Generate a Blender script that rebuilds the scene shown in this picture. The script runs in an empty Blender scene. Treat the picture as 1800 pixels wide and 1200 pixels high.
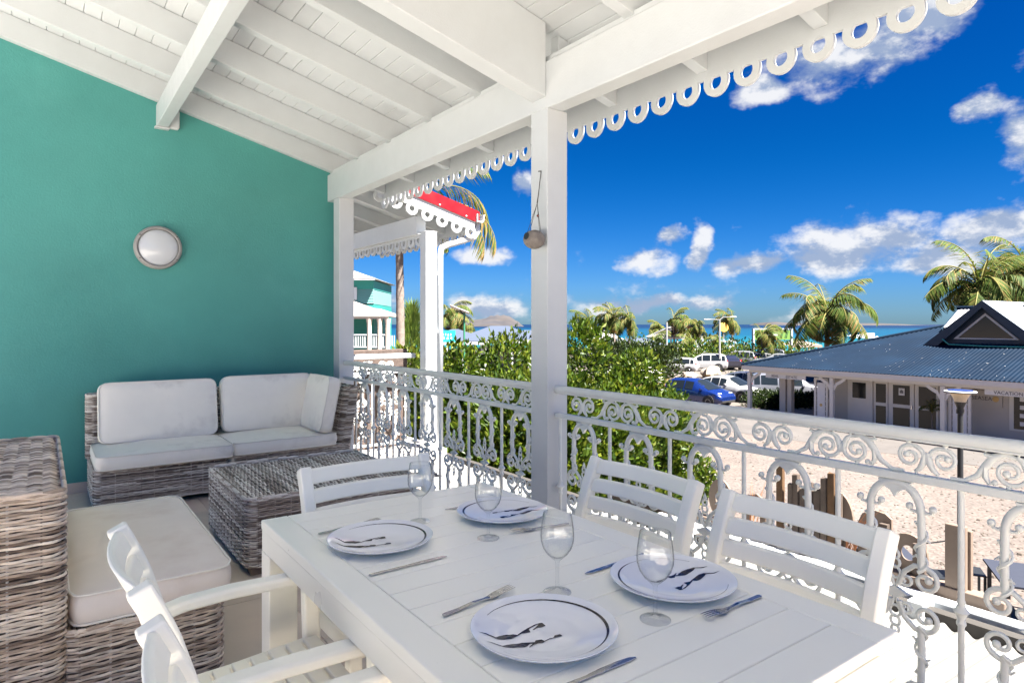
import bpy, math, random
from mathutils import Vector, Matrix, Euler, noise as mnoise
random.seed(7)
R=math.radians; PI=math.pi
scene=bpy.context.scene
COL=scene.collection
# ------------------------------------------------------------------ camera
# level wide-angle camera on the veranda; x = outward from the house, y = along the railing
FPX=1140.0; EYE=1.38
TH=math.atan2(825,1140); SN,CS=math.sin(TH),math.cos(TH)
FW=Vector((SN,CS,0)); RT=Vector((CS,-SN,0)); UP=Vector((0,0,1)); EYEP=Vector((0,0,EYE))
def ray(px,py): return FW+RT*((px-900)/FPX)+UP*((570-py)/FPX)
def atz(px,py,z): d=ray(px,py); return EYEP+d*((z-EYE)/d.z)
def atd(px,py,dist): return EYEP+ray(px,py)*dist
def atx(px,py,x): d=ray(px,py); return EYEP+d*(x/d.x)
def aty(px,py,y): d=ray(px,py); return EYEP+d*(y/d.y)
cam=bpy.data.cameras.new('camera'); camo=bpy.data.objects.new('camera',cam); COL.objects.link(camo)
cam.sensor_width=36; cam.lens=36*FPX/1800; cam.shift_y=-30/1800
cam.clip_start=0.05; cam.clip_end=60000
camo.location=EYEP; camo.rotation_euler=(PI/2,0,-TH)
scene.camera=camo
# ------------------------------------------------------------------ light
SUN_EL=R(60); SUN_AZ=math.atan2(0.25,-0.97)
EXPOSURE=2.62; SKY_STRENGTH=0.05; SUN_STRENGTH=5.0
sd=Vector((math.sin(SUN_AZ)*math.cos(SUN_EL),math.cos(SUN_AZ)*math.cos(SUN_EL),math.sin(SUN_EL)))
sun=bpy.data.lights.new('sun','SUN'); sun.energy=SUN_STRENGTH; sun.angle=R(0.55); sun.color=(1,0.955,0.88)
suno=bpy.data.objects.new('sun',sun); COL.objects.link(suno); suno.location=(0,-20,40)
suno.rotation_euler=(-sd).to_track_quat('-Z','Y').to_euler()
vs=scene.view_settings; vs.view_transform='Standard'; vs.look='None'; vs.exposure=EXPOSURE; vs.gamma=1; vs.use_curve_mapping=False
scene.render.engine='CYCLES'
cy=scene.cycles; cy.max_bounces=14; cy.diffuse_bounces=12; cy.glossy_bounces=4; cy.transmission_bounces=8; cy.transparent_max_bounces=12
cy.sample_clamp_indirect=6; cy.caustics_reflective=False; cy.caustics_refractive=False; cy.use_denoising=True

class NT:
    def __init__(s,t): s.t=t
    def n(s,kind,**kw):
        o=s.t.nodes.new(kind)
        for k,v in kw.items(): setattr(o,k,v)
        return o
    def put(s,o,i,v):
        if isinstance(v,bpy.types.NodeSocket): s.t.links.new(v,o.inputs[i])
        elif v is not None: o.inputs[i].default_value=v
    def math(s,op,a,b=None,c=None,clamp=False):
        o=s.n('ShaderNodeMath',operation=op,use_clamp=clamp); s.put(o,0,a); s.put(o,1,b)
        if c is not None: s.put(o,2,c)
        return o.outputs[0]
    def vmath(s,op,a,b=None):
        o=s.n('ShaderNodeVectorMath',operation=op); s.put(o,0,a); s.put(o,1,b)
        return o.outputs['Value'] if op in ('LENGTH','DOT_PRODUCT','DISTANCE') else o.outputs[0]
    def mix(s,fac,a,b,blend='MIX'):
        o=s.n('ShaderNodeMix',data_type='RGBA',blend_type=blend); s.put(o,0,fac)
        s.put(o,6,a if isinstance(a,bpy.types.NodeSocket) else (*a,1)); s.put(o,7,b if isinstance(b,bpy.types.NodeSocket) else (*b,1))
        return o.outputs[2]
    def noise(s,vec,scale,detail=4,rough=.55,out=0):
        o=s.n('ShaderNodeTexNoise'); s.put(o,'Vector',vec); s.put(o,'Scale',scale); s.put(o,'Detail',detail); s.put(o,'Roughness',rough)
        return o.outputs[out]
    def rng(s,v,a,b,c=0,d=1,smooth=False):
        o=s.n('ShaderNodeMapRange',interpolation_type='SMOOTHSTEP' if smooth else 'LINEAR')
        s.put(o,0,v);s.put(o,1,a);s.put(o,2,b);s.put(o,3,c);s.put(o,4,d); return o.outputs[0]
    def comb(s,x,y,z):
        o=s.n('ShaderNodeCombineXYZ'); s.put(o,0,x);s.put(o,1,y);s.put(o,2,z); return o.outputs[0]

w=bpy.data.worlds.new('World'); scene.world=w; w.use_nodes=True
w.node_tree.nodes.clear(); N=NT(w.node_tree)
sky=N.n('ShaderNodeTexSky',sky_type='NISHITA'); sky.sun_disc=False; sky.sun_elevation=SUN_EL; sky.sun_rotation=SUN_AZ
sky.altitude=0; sky.air_density=1.0; sky.dust_density=0.3; sky.ozone_density=3.0
hsv=N.n('ShaderNodeHueSaturation'); N.put(hsv,'Saturation',1.5); N.put(hsv,'Value',0.326); N.put(hsv,'Hue',0.5); N.put(hsv,'Color',sky.outputs[0])
tc=N.n('ShaderNodeTexCoord').outputs['Generated']
d=N.vmath('NORMALIZE',tc)
sep=N.n('ShaderNodeSeparateXYZ'); N.put(sep,0,d); dz=sep.outputs[2]
warp=N.noise(d,9,5,.6,out=1)
wv=N.vmath('SUBTRACT',warp,(.5,.5,.5)); sc=N.n('ShaderNodeVectorMath',operation='SCALE'); N.put(sc,0,wv); N.put(sc,'Scale',.07)
dw=N.vmath('ADD',d,sc.outputs[0])
CLOUDS=[(1500,440,135,58),(1560,408,80,56),(1440,462,75,34),(1650,455,90,46),(1745,405,85,42),(1325,465,70,28),(1170,428,26,20),(1225,432,20,44),(1130,458,60,26),
 (1470,105,150,58),(1345,160,60,24),(1620,40,90,40),(1800,235,52,66),(1725,195,52,34),(918,330,26,24),(860,450,70,24),(650,520,60,30),(1130,535,200,22),(860,540,90,26)]
blob=None
for (px,py,a,b) in CLOUDS:
    v=ray(px,py); L=v.length; v=v/L; az=math.atan2(v.y,v.x)
    mp=N.n('ShaderNodeMapping',vector_type='TEXTURE'); N.put(mp,0,dw)
    mp.inputs['Location'].default_value=v; mp.inputs['Rotation'].default_value=(0,0,az)
    mp.inputs['Scale'].default_value=(1.0,a/FPX/L,b/FPX/L)
    m=N.rng(N.vmath('LENGTH',mp.outputs[0]),0.0,1.5,1.0,0.0)
    blob=m if blob is None else N.math('MAXIMUM',blob,m)
def dens(vec):
    st=N.vmath('MULTIPLY',vec,(1,1,1.7))
    return N.noise(st,11,8,.6)
n1=dens(d)
up=N.vmath('ADD',d,(sd.x*.010,sd.y*.010,.026)); n2=dens(up)
low=N.rng(dz,0.01,0.17,.40,0.0); # thin broken cloud low over the sea, all the way round
bign=N.noise(d,2.3,2,.5); gen=N.rng(bign,.54,.78,0,.46)
cov=N.math('MAXIMUM',N.math('MULTIPLY',blob,.95),N.math('MAXIMUM',low,gen))
dn=N.math('ADD',N.math('MULTIPLY',cov,1.0),N.math('MULTIPLY',N.math('SUBTRACT',n1,.5),1.5))
cm=N.rng(dn,.34,.76,0,.94,smooth=True)
cm=N.math('MULTIPLY',cm,N.rng(dz,.0,.012,0,1))
lit=N.rng(N.math('SUBTRACT',n1,n2),-.08,.09,0,1,smooth=True)
ccol=N.mix(lit,(1.25,1.55,2.15),(3.1,3.12,3.2))
tint=N.mix(N.rng(dz,0.0,.27,0,1,smooth=True),(.38,.72,1.45),(.04,.66,1.12))
skb=N.mix(1.0,hsv.outputs[0],tint,'MULTIPLY')
skc=N.mix(cm,skb,ccol)
bg=N.n('ShaderNodeBackground'); N.put(bg,0,skc); N.put(bg,1,SKY_STRENGTH)
wo=N.n('ShaderNodeOutputWorld'); w.node_tree.links.new(bg.outputs[0],wo.inputs[0])

# ------------------------------------------------------------------ materials
MATS={}
def mat(name,col,rough=.5,metal=0,var=.06,vscale=3,bump=0,bscale=60,spec=.5,attr=None,rnd=0,trans=0,detail=5,col2=None,c2=(.45,.7),c2scale=2,coat=0,coord='Object'):
    if name in MATS: return MATS[name]
    m=bpy.data.materials.new(name); m.use_nodes=True; t=NT(m.node_tree); b=m.node_tree.nodes['Principled BSDF']
    co=t.n('ShaderNodeTexCoord').outputs[coord] if coord!='World' else t.n('ShaderNodeNewGeometry').outputs['Position']
    base=None
    if attr:
        a=t.n('ShaderNodeVertexColor',layer_name=attr); base=a.outputs[0]
    else:
        r=t.n('ShaderNodeRGB'); r.outputs[0].default_value=(*col,1); base=r.outputs[0]
    if col2: base=t.mix(t.rng(t.noise(co,c2scale,6,.6),*c2,smooth=True),base,col2)
    if var or rnd:
        nz=t.rng(t.noise(co,vscale,detail,.6),.25,.75,1-var,1+var)
        if rnd:
            oi=t.n('ShaderNodeObjectInfo'); nz=t.math('MULTIPLY',nz,t.rng(oi.outputs['Random'],0,1,1-rnd,1+rnd))
        base=t.mix(1.0,base,t.comb(nz,nz,nz),'MULTIPLY')
    t.put(b,'Base Color',base); t.put(b,'Roughness',rough); t.put(b,'Metallic',metal); t.put(b,'Specular IOR Level',spec); t.put(b,'Coat Weight',coat)
    if rough>.15 and var: t.put(b,'Roughness',t.rng(t.noise(co,vscale*2.3,4),.3,.7,max(rough-.07,.02),min(rough+.07,1)))
    if bump:
        bp=t.n('ShaderNodeBump'); t.put(bp,'Strength',bump); t.put(bp,'Distance',.01); t.put(bp,'Height',t.noise(co,bscale,5,.6)); t.put(b,'Normal',bp.outputs[0])
    if trans:
        tr=t.n('ShaderNodeBsdfTranslucent'); t.put(tr,0,base); mx=t.n('ShaderNodeMixShader'); t.put(mx,0,trans)
        out=m.node_tree.nodes['Material Output']; m.node_tree.links.new(b.outputs[0],mx.inputs[1]); m.node_tree.links.new(tr.outputs[0],mx.inputs[2]); m.node_tree.links.new(mx.outputs[0],out.inputs[0])
    MATS[name]=m; return m
WHITE=mat('white_paint_wood',(.525,.55,.565),.42,var=.035,vscale=5,bump=.14,bscale=90)
BOARD=mat('white_paint_board',(.535,.56,.575),.5,var=.03,vscale=4,bump=.08,bscale=70,rnd=.025)
SUNWHITE=WHITE
IRON=mat('grey_white_iron_paint',(.68,.70,.665),.42,var=.05,vscale=14,bump=.15,bscale=120)
CHAIRW=mat('white_resin',(.90,.885,.80),.38,var=.02,vscale=6,bump=.03,bscale=200)
TABLEW=mat('white_table_lacquer',(.91,.895,.80),.33,var=.012,vscale=2,rnd=.015,bump=.03,bscale=120)
TEAL=mat('teal_plaster',(.060,.275,.250),.62,var=.13,vscale=.9,bump=.3,bscale=60,detail=10,col2=(.078,.315,.288),c2=(.52,.85),c2scale=1.3)
TILE=mat('beige_floor_tile',(.62,.52,.43),.38,var=.06,vscale=5,rnd=.03,bump=.03,bscale=60)
GROUT=mat('floor_grout',(.40,.35,.30),.8)
PLASTER=mat('white_house_plaster',(.80,.79,.76),.7,bump=.1)
WICK=mat('wicker_strand',(1,1,1),.62,var=.18,vscale=30,attr='Col',bump=.3,bscale=220)
WICKDARK=mat('wicker_inner_frame',(.085,.066,.053),.8)
FABRIC=mat('cream_canvas',(.93,.88,.79),.85,var=.03,vscale=5,bump=.35,bscale=420,col2=(.74,.69,.62),c2=(.52,.75),c2scale=3)
FABRIC2=mat('cream_canvas_worn',(.84,.765,.68),.88,var=.04,vscale=5,bump=.35,bscale=420,col2=(.76,.67,.58),c2=(.5,.75),c2scale=3)
PIPING=mat('cream_piping',(.82,.78,.70),.8)
CERAM=mat('white_porcelain',(.84,.84,.84),.08,var=0,coat=.4)
MOTIF=mat('dark_brown_glaze',(.030,.022,.022),.12,var=.3,vscale=60)
STEEL=mat('brushed_steel',(.50,.49,.48),.22,1,var=.08,vscale=20)
RED=mat('red_sheet_metal',(.22,.003,.007),.4,var=.05)
GALV=mat('white_corrugated_sheet',(.19,.188,.178),.5,var=.06,vscale=2,col2=(.17,.12,.08),c2=(.70,.80),c2scale=5)
WOOD=mat('weathered_wood',(.085,.062,.048),.8,var=.3,vscale=12,bump=.4,bscale=60,rnd=.15)
PLY=mat('painted_plywood',(.17,.125,.095),.7,var=.12,vscale=6,bump=.15,bscale=40)
RUST=mat('rusty_steel_post',(.10,.052,.022),.8,var=.3,vscale=14,bump=.3)
BLACK=mat('black_metal',(.02,.022,.024),.4)
COCO=mat('coconut_shell',(.20,.175,.155),.8,var=.4,vscale=22,bump=.5,bscale=50)
STRING=mat('dark_twine',(.05,.045,.04),.9)
TAUPE=mat('taupe_wall_paint',(.50,.455,.41),.7,var=.04,vscale=1.5)
TRIM=mat('pale_taupe_trim',(.66,.62,.565),.6,var=.04)
BLUEROOF=mat('blue_corrugated_metal',(.0022,.0095,.023),.6,spec=.12,var=.1,vscale=.8,col2=(.0035,.014,.032),c2=(.45,.7),c2scale=.6)
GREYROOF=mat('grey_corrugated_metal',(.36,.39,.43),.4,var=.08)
NAVY=mat('navy_gable_paint',(.012,.030,.052),.5)
SIGNW=mat('white_sign_board',(.66,.64,.63),.6)
SIGNTXT=mat('grey_sign_letters',(.12,.115,.115),.6)
GOLD=mat('gold_shell_paint',(.55,.36,.14),.5)
STONE=mat('boulder_stone',(.27,.23,.19),.9,var=.25,vscale=3,bump=.6,bscale=8)
TURQ=mat('turquoise_siding',(.02,.23,.20),.6,var=.05)
TURQL=mat('pale_turquoise_siding',(.15,.34,.32),.6,var=.05)
SHINGLE=mat('pale_shingle_roof',(.27,.26,.25),.8,var=.15,vscale=6,bump=.4,bscale=12)
BROWNSCREEN=mat('dark_brown_woven_screen',(.085,.06,.05),.8,var=.3,vscale=25,bump=.4,bscale=70)
TRUNK=mat('palm_bark',(.20,.16,.135),.9,var=.3,vscale=9,bump=.7,bscale=14)
BARK=mat('shrub_bark',(.10,.075,.055),.9,var=.3,vscale=9,bump=.5)
LEAF=mat('glossy_leaf',(1,1,1),.45,var=.12,vscale=5,attr='Col',trans=.42,spec=.35)
FROND=mat('palm_frond',(1,1,1),.62,var=.15,vscale=4,attr='Col',trans=.35,spec=.2)
FLOWER=mat('white_blossom',(.82,.80,.78),.6,trans=.2)
POT=mat('terracotta_grey',(.2,.17,.15),.8)
RUBBER=mat('tyre_rubber',(.018,.018,.018),.8)
RIM=mat('alloy_rim',(.45,.45,.46),.3,.9)
CARGLASS=mat('car_window_glass',(.012,.016,.018),.06,var=0,spec=.7)
TAILR=mat('red_tail_lamp',(.45,.01,.015),.2,var=0)
HEADL=mat('clear_head_lamp',(.75,.76,.78),.1,var=0)
SOLAR=mat('solar_cell',(.012,.03,.13),.35,var=.2,vscale=30)
AMBER=mat('frosted_amber_lens',(.72,.58,.38),.35,var=.1)
DARKGLASS=mat('shop_window_glass',(.018,.020,.020),.12,var=.1,spec=.35)
CANVASB=mat('blue_grey_canopy',(.045,.060,.095),.8,var=.06)
DARKTABLE=mat('slate_blue_tabletop',(.03,.034,.05),.85,spec=.2)
def glass_mat():
    # thin blown glass: clear straight through, mirror-like and slightly darker towards grazing angles
    m=bpy.data.materials.new('clear_wine_glass'); m.use_nodes=True; t=NT(m.node_tree); m.node_tree.nodes.remove(m.node_tree.nodes['Principled BSDF'])
    lw=t.n('ShaderNodeLayerWeight'); t.put(lw,'Blend',.5); fc=lw.outputs['Facing']
    tr=t.n('ShaderNodeBsdfTransparent'); t.put(tr,0,t.mix(t.rng(fc,.6,1.0),(.98,.985,.985),(.42,.46,.48)))
    gl=t.n('ShaderNodeBsdfGlossy'); t.put(gl,'Roughness',.02); mx=t.n('ShaderNodeMixShader'); t.put(mx,0,t.math('ADD',t.math('MULTIPLY',t.math('POWER',fc,3.0),.6),.05))
    L_=m.node_tree.links; L_.new(tr.outputs[0],mx.inputs[1]); L_.new(gl.outputs[0],mx.inputs[2]); L_.new(mx.outputs[0],m.node_tree.nodes['Material Output'].inputs[0])
    return m
GLASS=glass_mat()
LENS=mat('frosted_glass_diffuser',(.56,.58,.61),.16,var=.03,coat=.5)
LAMPGREY=mat('grey_cast_ring',(.30,.29,.28),.5,var=.08,vscale=20)

# ------------------------------------------------------------------ mesh helpers
class M:
    def __init__(s): s.v=[]; s.f=[]; s.c=[]
    def cc(s,col):
        while len(s.c)<len(s.v): s.c.append(col)
    def box(s,a,b):
        x0,y0,z0=a; x1,y1,z1=b; i=len(s.v)
        s.v+=[(x0,y0,z0),(x1,y0,z0),(x1,y1,z0),(x0,y1,z0),(x0,y0,z1),(x1,y0,z1),(x1,y1,z1),(x0,y1,z1)]
        s.f+=[(i,i+3,i+2,i+1),(i+4,i+5,i+6,i+7),(i,i+1,i+5,i+4),(i+1,i+2,i+6,i+5),(i+2,i+3,i+7,i+6),(i+3,i,i+4,i+7)]; return s
    def hexa(s,p):   # 8 points: bottom ring, top ring
        i=len(s.v); s.v+=[tuple(q) for q in p]
        s.f+=[(i,i+3,i+2,i+1),(i+4,i+5,i+6,i+7),(i,i+1,i+5,i+4),(i+1,i+2,i+6,i+5),(i+2,i+3,i+7,i+6),(i+3,i,i+4,i+7)]; return s
    def bar(s,a,b,wd,ht,up=(0,0,1)):   # square bar from a to b
        a=Vector(a); b=Vector(b); dd=(b-a).normalized(); sx=dd.cross(Vector(up))
        if sx.length<1e-4: sx=dd.cross(Vector((0,1,0)))
        sx.normalize(); uz=sx.cross(dd).normalized(); p=[]
        for q in (a,b):
            p+=[q-sx*wd/2-uz*ht/2,q+sx*wd/2-uz*ht/2,q+sx*wd/2+uz*ht/2,q-sx*wd/2+uz*ht/2]
        return s.hexa([p[0],p[1],p[5],p[4],p[3],p[2],p[6],p[7]])
    def tube(s,pts,r,n=6,closed=False,flat=1.0,axis=None):
        pts=[Vector(p) for p in pts]; k=len(pts); i0=len(s.v)
        prev=None
        for j,p in enumerate(pts):
            if closed: t=(pts[(j+1)%k]-pts[j-1])
            else: t=(pts[min(j+1,k-1)]-pts[max(j-1,0)])
            if t.length<1e-9: t=Vector((0,0,1))
            t.normalize()
            if axis is not None: a=Vector(axis); a=(a-t*a.dot(t))
            else:
                a=prev if prev is not None else (Vector((0,0,1)) if abs(t.z)<.9 else Vector((1,0,0))); a=a-t*a.dot(t)
            if a.length<1e-6: a=t.orthogonal()
            a.normalize(); prev=a; b=t.cross(a)
            rr=r[j] if isinstance(r,(list,tuple)) else r
            for q in range(n):
                an=2*PI*q/n; s.v.append(tuple(p+a*(math.cos(an)*rr*flat)+b*(math.sin(an)*rr)))
        for j in range(k if closed else k-1):
            j2=(j+1)%k
            for q in range(n):
                q2=(q+1)%n; s.f.append((i0+j*n+q,i0+j*n+q2,i0+j2*n+q2,i0+j2*n+q))
        if not closed:
            s.f.append(tuple(i0+q for q in range(n))[::-1]); s.f.append(tuple(i0+(k-1)*n+q for q in range(n)))
        return s
    def lathe(s,prof,n=24,c=(0,0,0),caps=True):
        i0=len(s.v); cx,cy,cz=c
        for (r,z) in prof:
            for q in range(n): an=2*PI*q/n; s.v.append((cx+r*math.cos(an),cy+r*math.sin(an),cz+z))
        for j in range(len(prof)-1):
            for q in range(n):
                q2=(q+1)%n; s.f.append((i0+j*n+q,i0+j*n+q2,i0+(j+1)*n+q2,i0+(j+1)*n+q))
        if caps:
            s.f.append(tuple(i0+q for q in range(n))[::-1]); s.f.append(tuple(i0+(len(prof)-1)*n+q for q in range(n)))
        return s
    def prism(s,poly,fn0,fn1):   # poly 2d -> two 3d layers
        i=len(s.v); k=len(poly); s.v+=[tuple(fn0(*p)) for p in poly]+[tuple(fn1(*p)) for p in poly]
        s.f.append(tuple(range(i,i+k))[::-1]); s.f.append(tuple(range(i+k,i+2*k)))
        for j in range(k):
            j2=(j+1)%k; s.f.append((i+j,i+j2,i+k+j2,i+k+j))
        return s
    def quad(s,*p):
        i=len(s.v); s.v+=[tuple(q) for q in p]; s.f.append(tuple(range(i,i+len(p)))); return s
    def grid(s,fn,nu,nv):
        i=len(s.v)
        for a in range(nu+1):
            for b in range(nv+1): s.v.append(tuple(fn(a/nu,b/nv)))
        for a in range(nu):
            for b in range(nv): s.f.append((i+a*(nv+1)+b,i+(a+1)*(nv+1)+b,i+(a+1)*(nv+1)+b+1,i+a*(nv+1)+b+1))
        return s
    def xf(s,mt):
        s.v=[tuple(mt@Vector(p)) for p in s.v]; return s
    def mesh(s,name,m,smooth=False,angle=40):
        me=bpy.data.meshes.new(name); me.from_pydata(s.v,[],s.f); me.update()
        if s.c:
            s.cc((.5,.5,.5)); ca=me.color_attributes.new('Col','FLOAT_COLOR','POINT')
            ca.data.foreach_set('color',[x for c in s.c for x in (c[0],c[1],c[2],1)])
        if m: me.materials.append(m)
        if smooth:
            me.polygons.foreach_set('use_smooth',[True]*len(me.polygons))
            if angle<180: me.set_sharp_from_angle(angle=R(angle))
        return me
def basemat(o): return Matrix.LocRotScale(o.location,o.rotation_euler,o.scale)
def link(name,data,parent=None,loc=None,rot=None,sc=None):
    o=bpy.data.objects.new(name,data); COL.objects.link(o)
    if loc is not None: o.location=loc
    if rot is not None: o.rotation_euler=rot
    if sc is not None: o.scale=sc
    if parent is not None:
        o.parent=parent
        if parent.parent is None and parent.data is None: o.matrix_parent_inverse=basemat(parent).inverted()
    return o
def bev(o,wd,seg=2):
    b=o.modifiers.new('bevel','BEVEL'); b.width=wd; b.segments=seg; b.limit_method='ANGLE'; b.angle_limit=R(35); b.harden_normals=False
def part(name,m,mt,parent=None,smooth=False,bevel=0,angle=40,loc=None,rot=None,label=None,kind=None,seg=2):
    me=m.mesh(name,mt,smooth,angle) if isinstance(m,M) else m
    o=link(name,me,parent,loc,rot)
    if bevel: bev(o,bevel,seg)
    if label: o['label']=label
    if kind: o['kind']=kind
    return o
def tag(o,label,cat,group=None):
    o['label']=label; o['category']=cat
    if group: o['group']=group
    return o
def thing(name,label,cat,loc=(0,0,0),rotz=0,group=None):
    o=link(name,None,None,loc,(0,0,rotz)); o.empty_display_size=.1
    return tag(o,label,cat,group)
def struct(name,m,mt,**k):
    o=part(name,m,mt,**k); o['kind']='structure'; return o
def copy_tree(o,parent=None):
    c=o.copy(); COL.objects.link(c)
    if parent is not None: c.parent=parent
    for ch in list(o.children): copy_tree(ch,c)
    return c
def place(proto,first,loc,rotz,label,group=None,scale=1):
    o=proto if first else copy_tree(proto)
    o.location=loc; o.rotation_euler=(0,0,rotz); o.scale=(scale,)*3; o['label']=label
    if group: o['group']=group
    return o
def text_mesh(body,size,mt,depth=.003):
    cu=bpy.data.curves.new('txt','FONT'); cu.body=body; cu.size=size; cu.extrude=depth; cu.align_x='CENTER'; cu.align_y='CENTER'; cu.resolution_u=3
    ob=bpy.data.objects.new('txt',cu); COL.objects.link(ob)
    dg=bpy.context.evaluated_depsgraph_get(); me=bpy.data.meshes.new_from_object(ob.evaluated_get(dg)); bpy.data.objects.remove(ob); bpy.data.curves.remove(cu)
    me.materials.clear(); me.materials.append(mt); return me
# ------------------------------------------------------------------ the setting: ground, sea, far islands
GZ=-3.2
def flat(z,poly): return M().quad(*[(x,y,z) for x,y in poly])
def cw(r_,f_): p=RT*r_+FW*f_; return (p.x,p.y)      # metres right / ahead of the veranda viewpoint
EARTH=mat('dry_sandy_earth',(.21,.165,.125),.95,var=.15,vscale=.4,bump=.3,bscale=4,coord='World')
gm=M()
xs=[-4000,-900,-300,-120,-60,0,60,120,300,900,4000]; fs=[-3000,-300,0,60,110,122,130]
gz={110:GZ,122:GZ-.6,130:GZ-3}
for i in range(len(xs)-1):
    for j in range(len(fs)-1):
        P4=[(xs[i],fs[j]),(xs[i+1],fs[j]),(xs[i+1],fs[j+1]),(xs[i],fs[j+1])]
        gm.quad(*[(*cw(a,b),gz.get(b,GZ)) for a,b in P4])
struct('ground',gm,EARTH)
def gravel():
    m=bpy.data.materials.new('pink_gravel'); m.use_nodes=True; t=NT(m.node_tree); b=m.node_tree.nodes['Principled BSDF']
    co=t.n('ShaderNodeNewGeometry').outputs['Position']
    vo=t.n('ShaderNodeTexVoronoi'); t.put(vo,'Vector',co); t.put(vo,'Scale',12)
    sp=t.rng(vo.outputs['Distance'],.0,.75,1.18,.62)
    big=t.rng(t.noise(co,.32,8,.65),.3,.7,.78,1.14); fine=t.rng(t.noise(co,5,8,.8),.3,.72,1.22,.74); sp=t.math('MULTIPLY',t.math('MULTIPLY',sp,big),fine)
    dots=t.rng(t.noise(co,7,2,.5),.69,.73,1,.45); sp=t.math('MULTIPLY',sp,dots)
    base=t.mix(t.rng(t.noise(co,.35,4),.45,.7),(.138,.110,.095),(.147,.124,.111))
    t.put(b,'Base Color',t.mix(1,base,t.comb(sp,sp,sp),'MULTIPLY')); t.put(b,'Roughness',.95)
    bp=t.n('ShaderNodeBump'); t.put(bp,'Strength',.6); t.put(bp,'Distance',.02); t.put(bp,'Height',vo.outputs['Distance']); t.put(b,'Normal',bp.outputs[0]); return m
GRAVEL=gravel()
struct('gravel_yard',flat(GZ+.004,[cw(-40,-30),cw(60,-30),cw(46,33),cw(-30,33)]),GRAVEL)
rng=random.Random(41); pb=M()
for _ in range(1500):
    p=atz(rng.uniform(1180,1830),570+rng.uniform(190,480)**1.0,GZ+.004); r_=rng.uniform(.012,.04)*(1 if rng.random()<.93 else 2)
    pb.lathe([(r_,0),(r_*.7,r_*.5),(.002,r_*.7)],5,(p.x,p.y,GZ+.004))
struct('loose_stones',pb,mat('brown_pebble',(.085,.068,.055),.9,var=.3,vscale=2))['kind']='stuff'
ASPH=mat('parking_lot_asphalt',(.105,.088,.076),.9,var=.12,vscale=.7,bump=.2,bscale=30,coord='World')
struct('parking_lot',flat(GZ+.008,[cw(-25,33.2),cw(80,33.2),cw(80,47),cw(-25,47)]),ASPH)
struct('far_parking_lot',flat(GZ+.008,[cw(-25,55),cw(90,55),cw(90,82),cw(-25,82)]),ASPH)
DRY=mat('dry_grass',(.14,.092,.03),.95,var=.3,vscale=.7,bump=.8,bscale=5,coord='World')
vg=M(); random.seed(3)
def verge(u,v):
    a=-25+u*115; b=47+v*8; p=cw(a,b); z=GZ+.012+.12*math.sin(v*PI)*(1+.3*math.sin(a*.6))
    return (*p,z)
vg.grid(verge,60,6); struct('dry_grass_verge',vg,DRY,smooth=True)
PAVE=mat('pale_stone_paving',(.085,.076,.071),.9,var=.2,vscale=1.2,bump=.6,bscale=6,coord='World')
OO=Vector((28.048,19.377,GZ)); OE=Vector((-.0437,-.99904,0)); OV=Vector((.99904,-.0437,0))
def W(u,v,w): return OO+OE*u+OV*v+UP*w
struct('stone_paving',M().quad(W(-1,-4.6,.012),W(18,-2.2,.012),W(18,.2,.012),W(-1,.2,.012)),PAVE)
def sea_mat():
    m=bpy.data.materials.new('tropical_sea'); m.use_nodes=True; t=NT(m.node_tree); b=m.node_tree.nodes['Principled BSDF']
    co=t.n('ShaderNodeNewGeometry').outputs['Position']
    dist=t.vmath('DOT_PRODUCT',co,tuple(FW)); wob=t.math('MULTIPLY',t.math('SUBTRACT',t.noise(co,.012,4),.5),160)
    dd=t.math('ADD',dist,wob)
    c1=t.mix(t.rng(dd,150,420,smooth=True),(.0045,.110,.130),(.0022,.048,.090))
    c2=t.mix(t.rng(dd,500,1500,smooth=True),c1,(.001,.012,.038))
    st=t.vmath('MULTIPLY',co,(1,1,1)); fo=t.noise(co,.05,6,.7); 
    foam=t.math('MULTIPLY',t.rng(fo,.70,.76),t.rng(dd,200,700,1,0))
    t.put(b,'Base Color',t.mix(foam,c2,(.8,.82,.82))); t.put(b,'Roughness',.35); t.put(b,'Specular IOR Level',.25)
    bp=t.n('ShaderNodeBump'); t.put(bp,'Strength',.5); t.put(bp,'Distance',.6); t.put(bp,'Height',t.noise(co,.25,6,.65)); t.put(b,'Normal',bp.outputs[0]); return m
SEAZ=GZ-1.8
sm=M(); ff=[112,200,400,900,2500,8000,26000]
for j in range(6):
    for k in range(-6,6):
        s=ff[j+1]*.6+150; s0=s; sm.quad((*cw(k*5200,ff[j]),SEAZ),(*cw((k+1)*5200,ff[j]),SEAZ),(*cw((k+1)*5200,ff[j+1]),SEAZ),(*cw(k*5200,ff[j+1]),SEAZ))
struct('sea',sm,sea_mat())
ISLE=mat('island_scrub',(.030,.029,.034),.95,var=.3,vscale=.012,col2=(.048,.040,.037),c2=(.4,.65),c2scale=.01,coord='World')  # two dull scrub tones mixed at random
def island(px0,px1,dist,prof,depth,seed):
    m=M(); n=44; k=7
    def fn(u,v):
        px=px0+(px1-px0)*u; h=0
        for i in range(len(prof)-1):
            if prof[i][0]<=u<=prof[i+1][0]:
                q=(u-prof[i][0])/(prof[i+1][0]-prof[i][0]); q=q*q*(3-2*q); h=prof[i][1]+(prof[i+1][1]-prof[i][1])*q
        e=math.sin(v*PI)**.8
        r_=(px-900)/FPX*dist; p=RT*r_+FW*(dist+(v-.5)*depth)
        z=SEAZ-.5+h*e*dist/FPX+ (mnoise.noise(Vector((u*22+seed,v*4,seed)))*.10*h*e*dist/FPX)
        return (p.x,p.y,z)
    return m.grid(fn,n,k)
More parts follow.
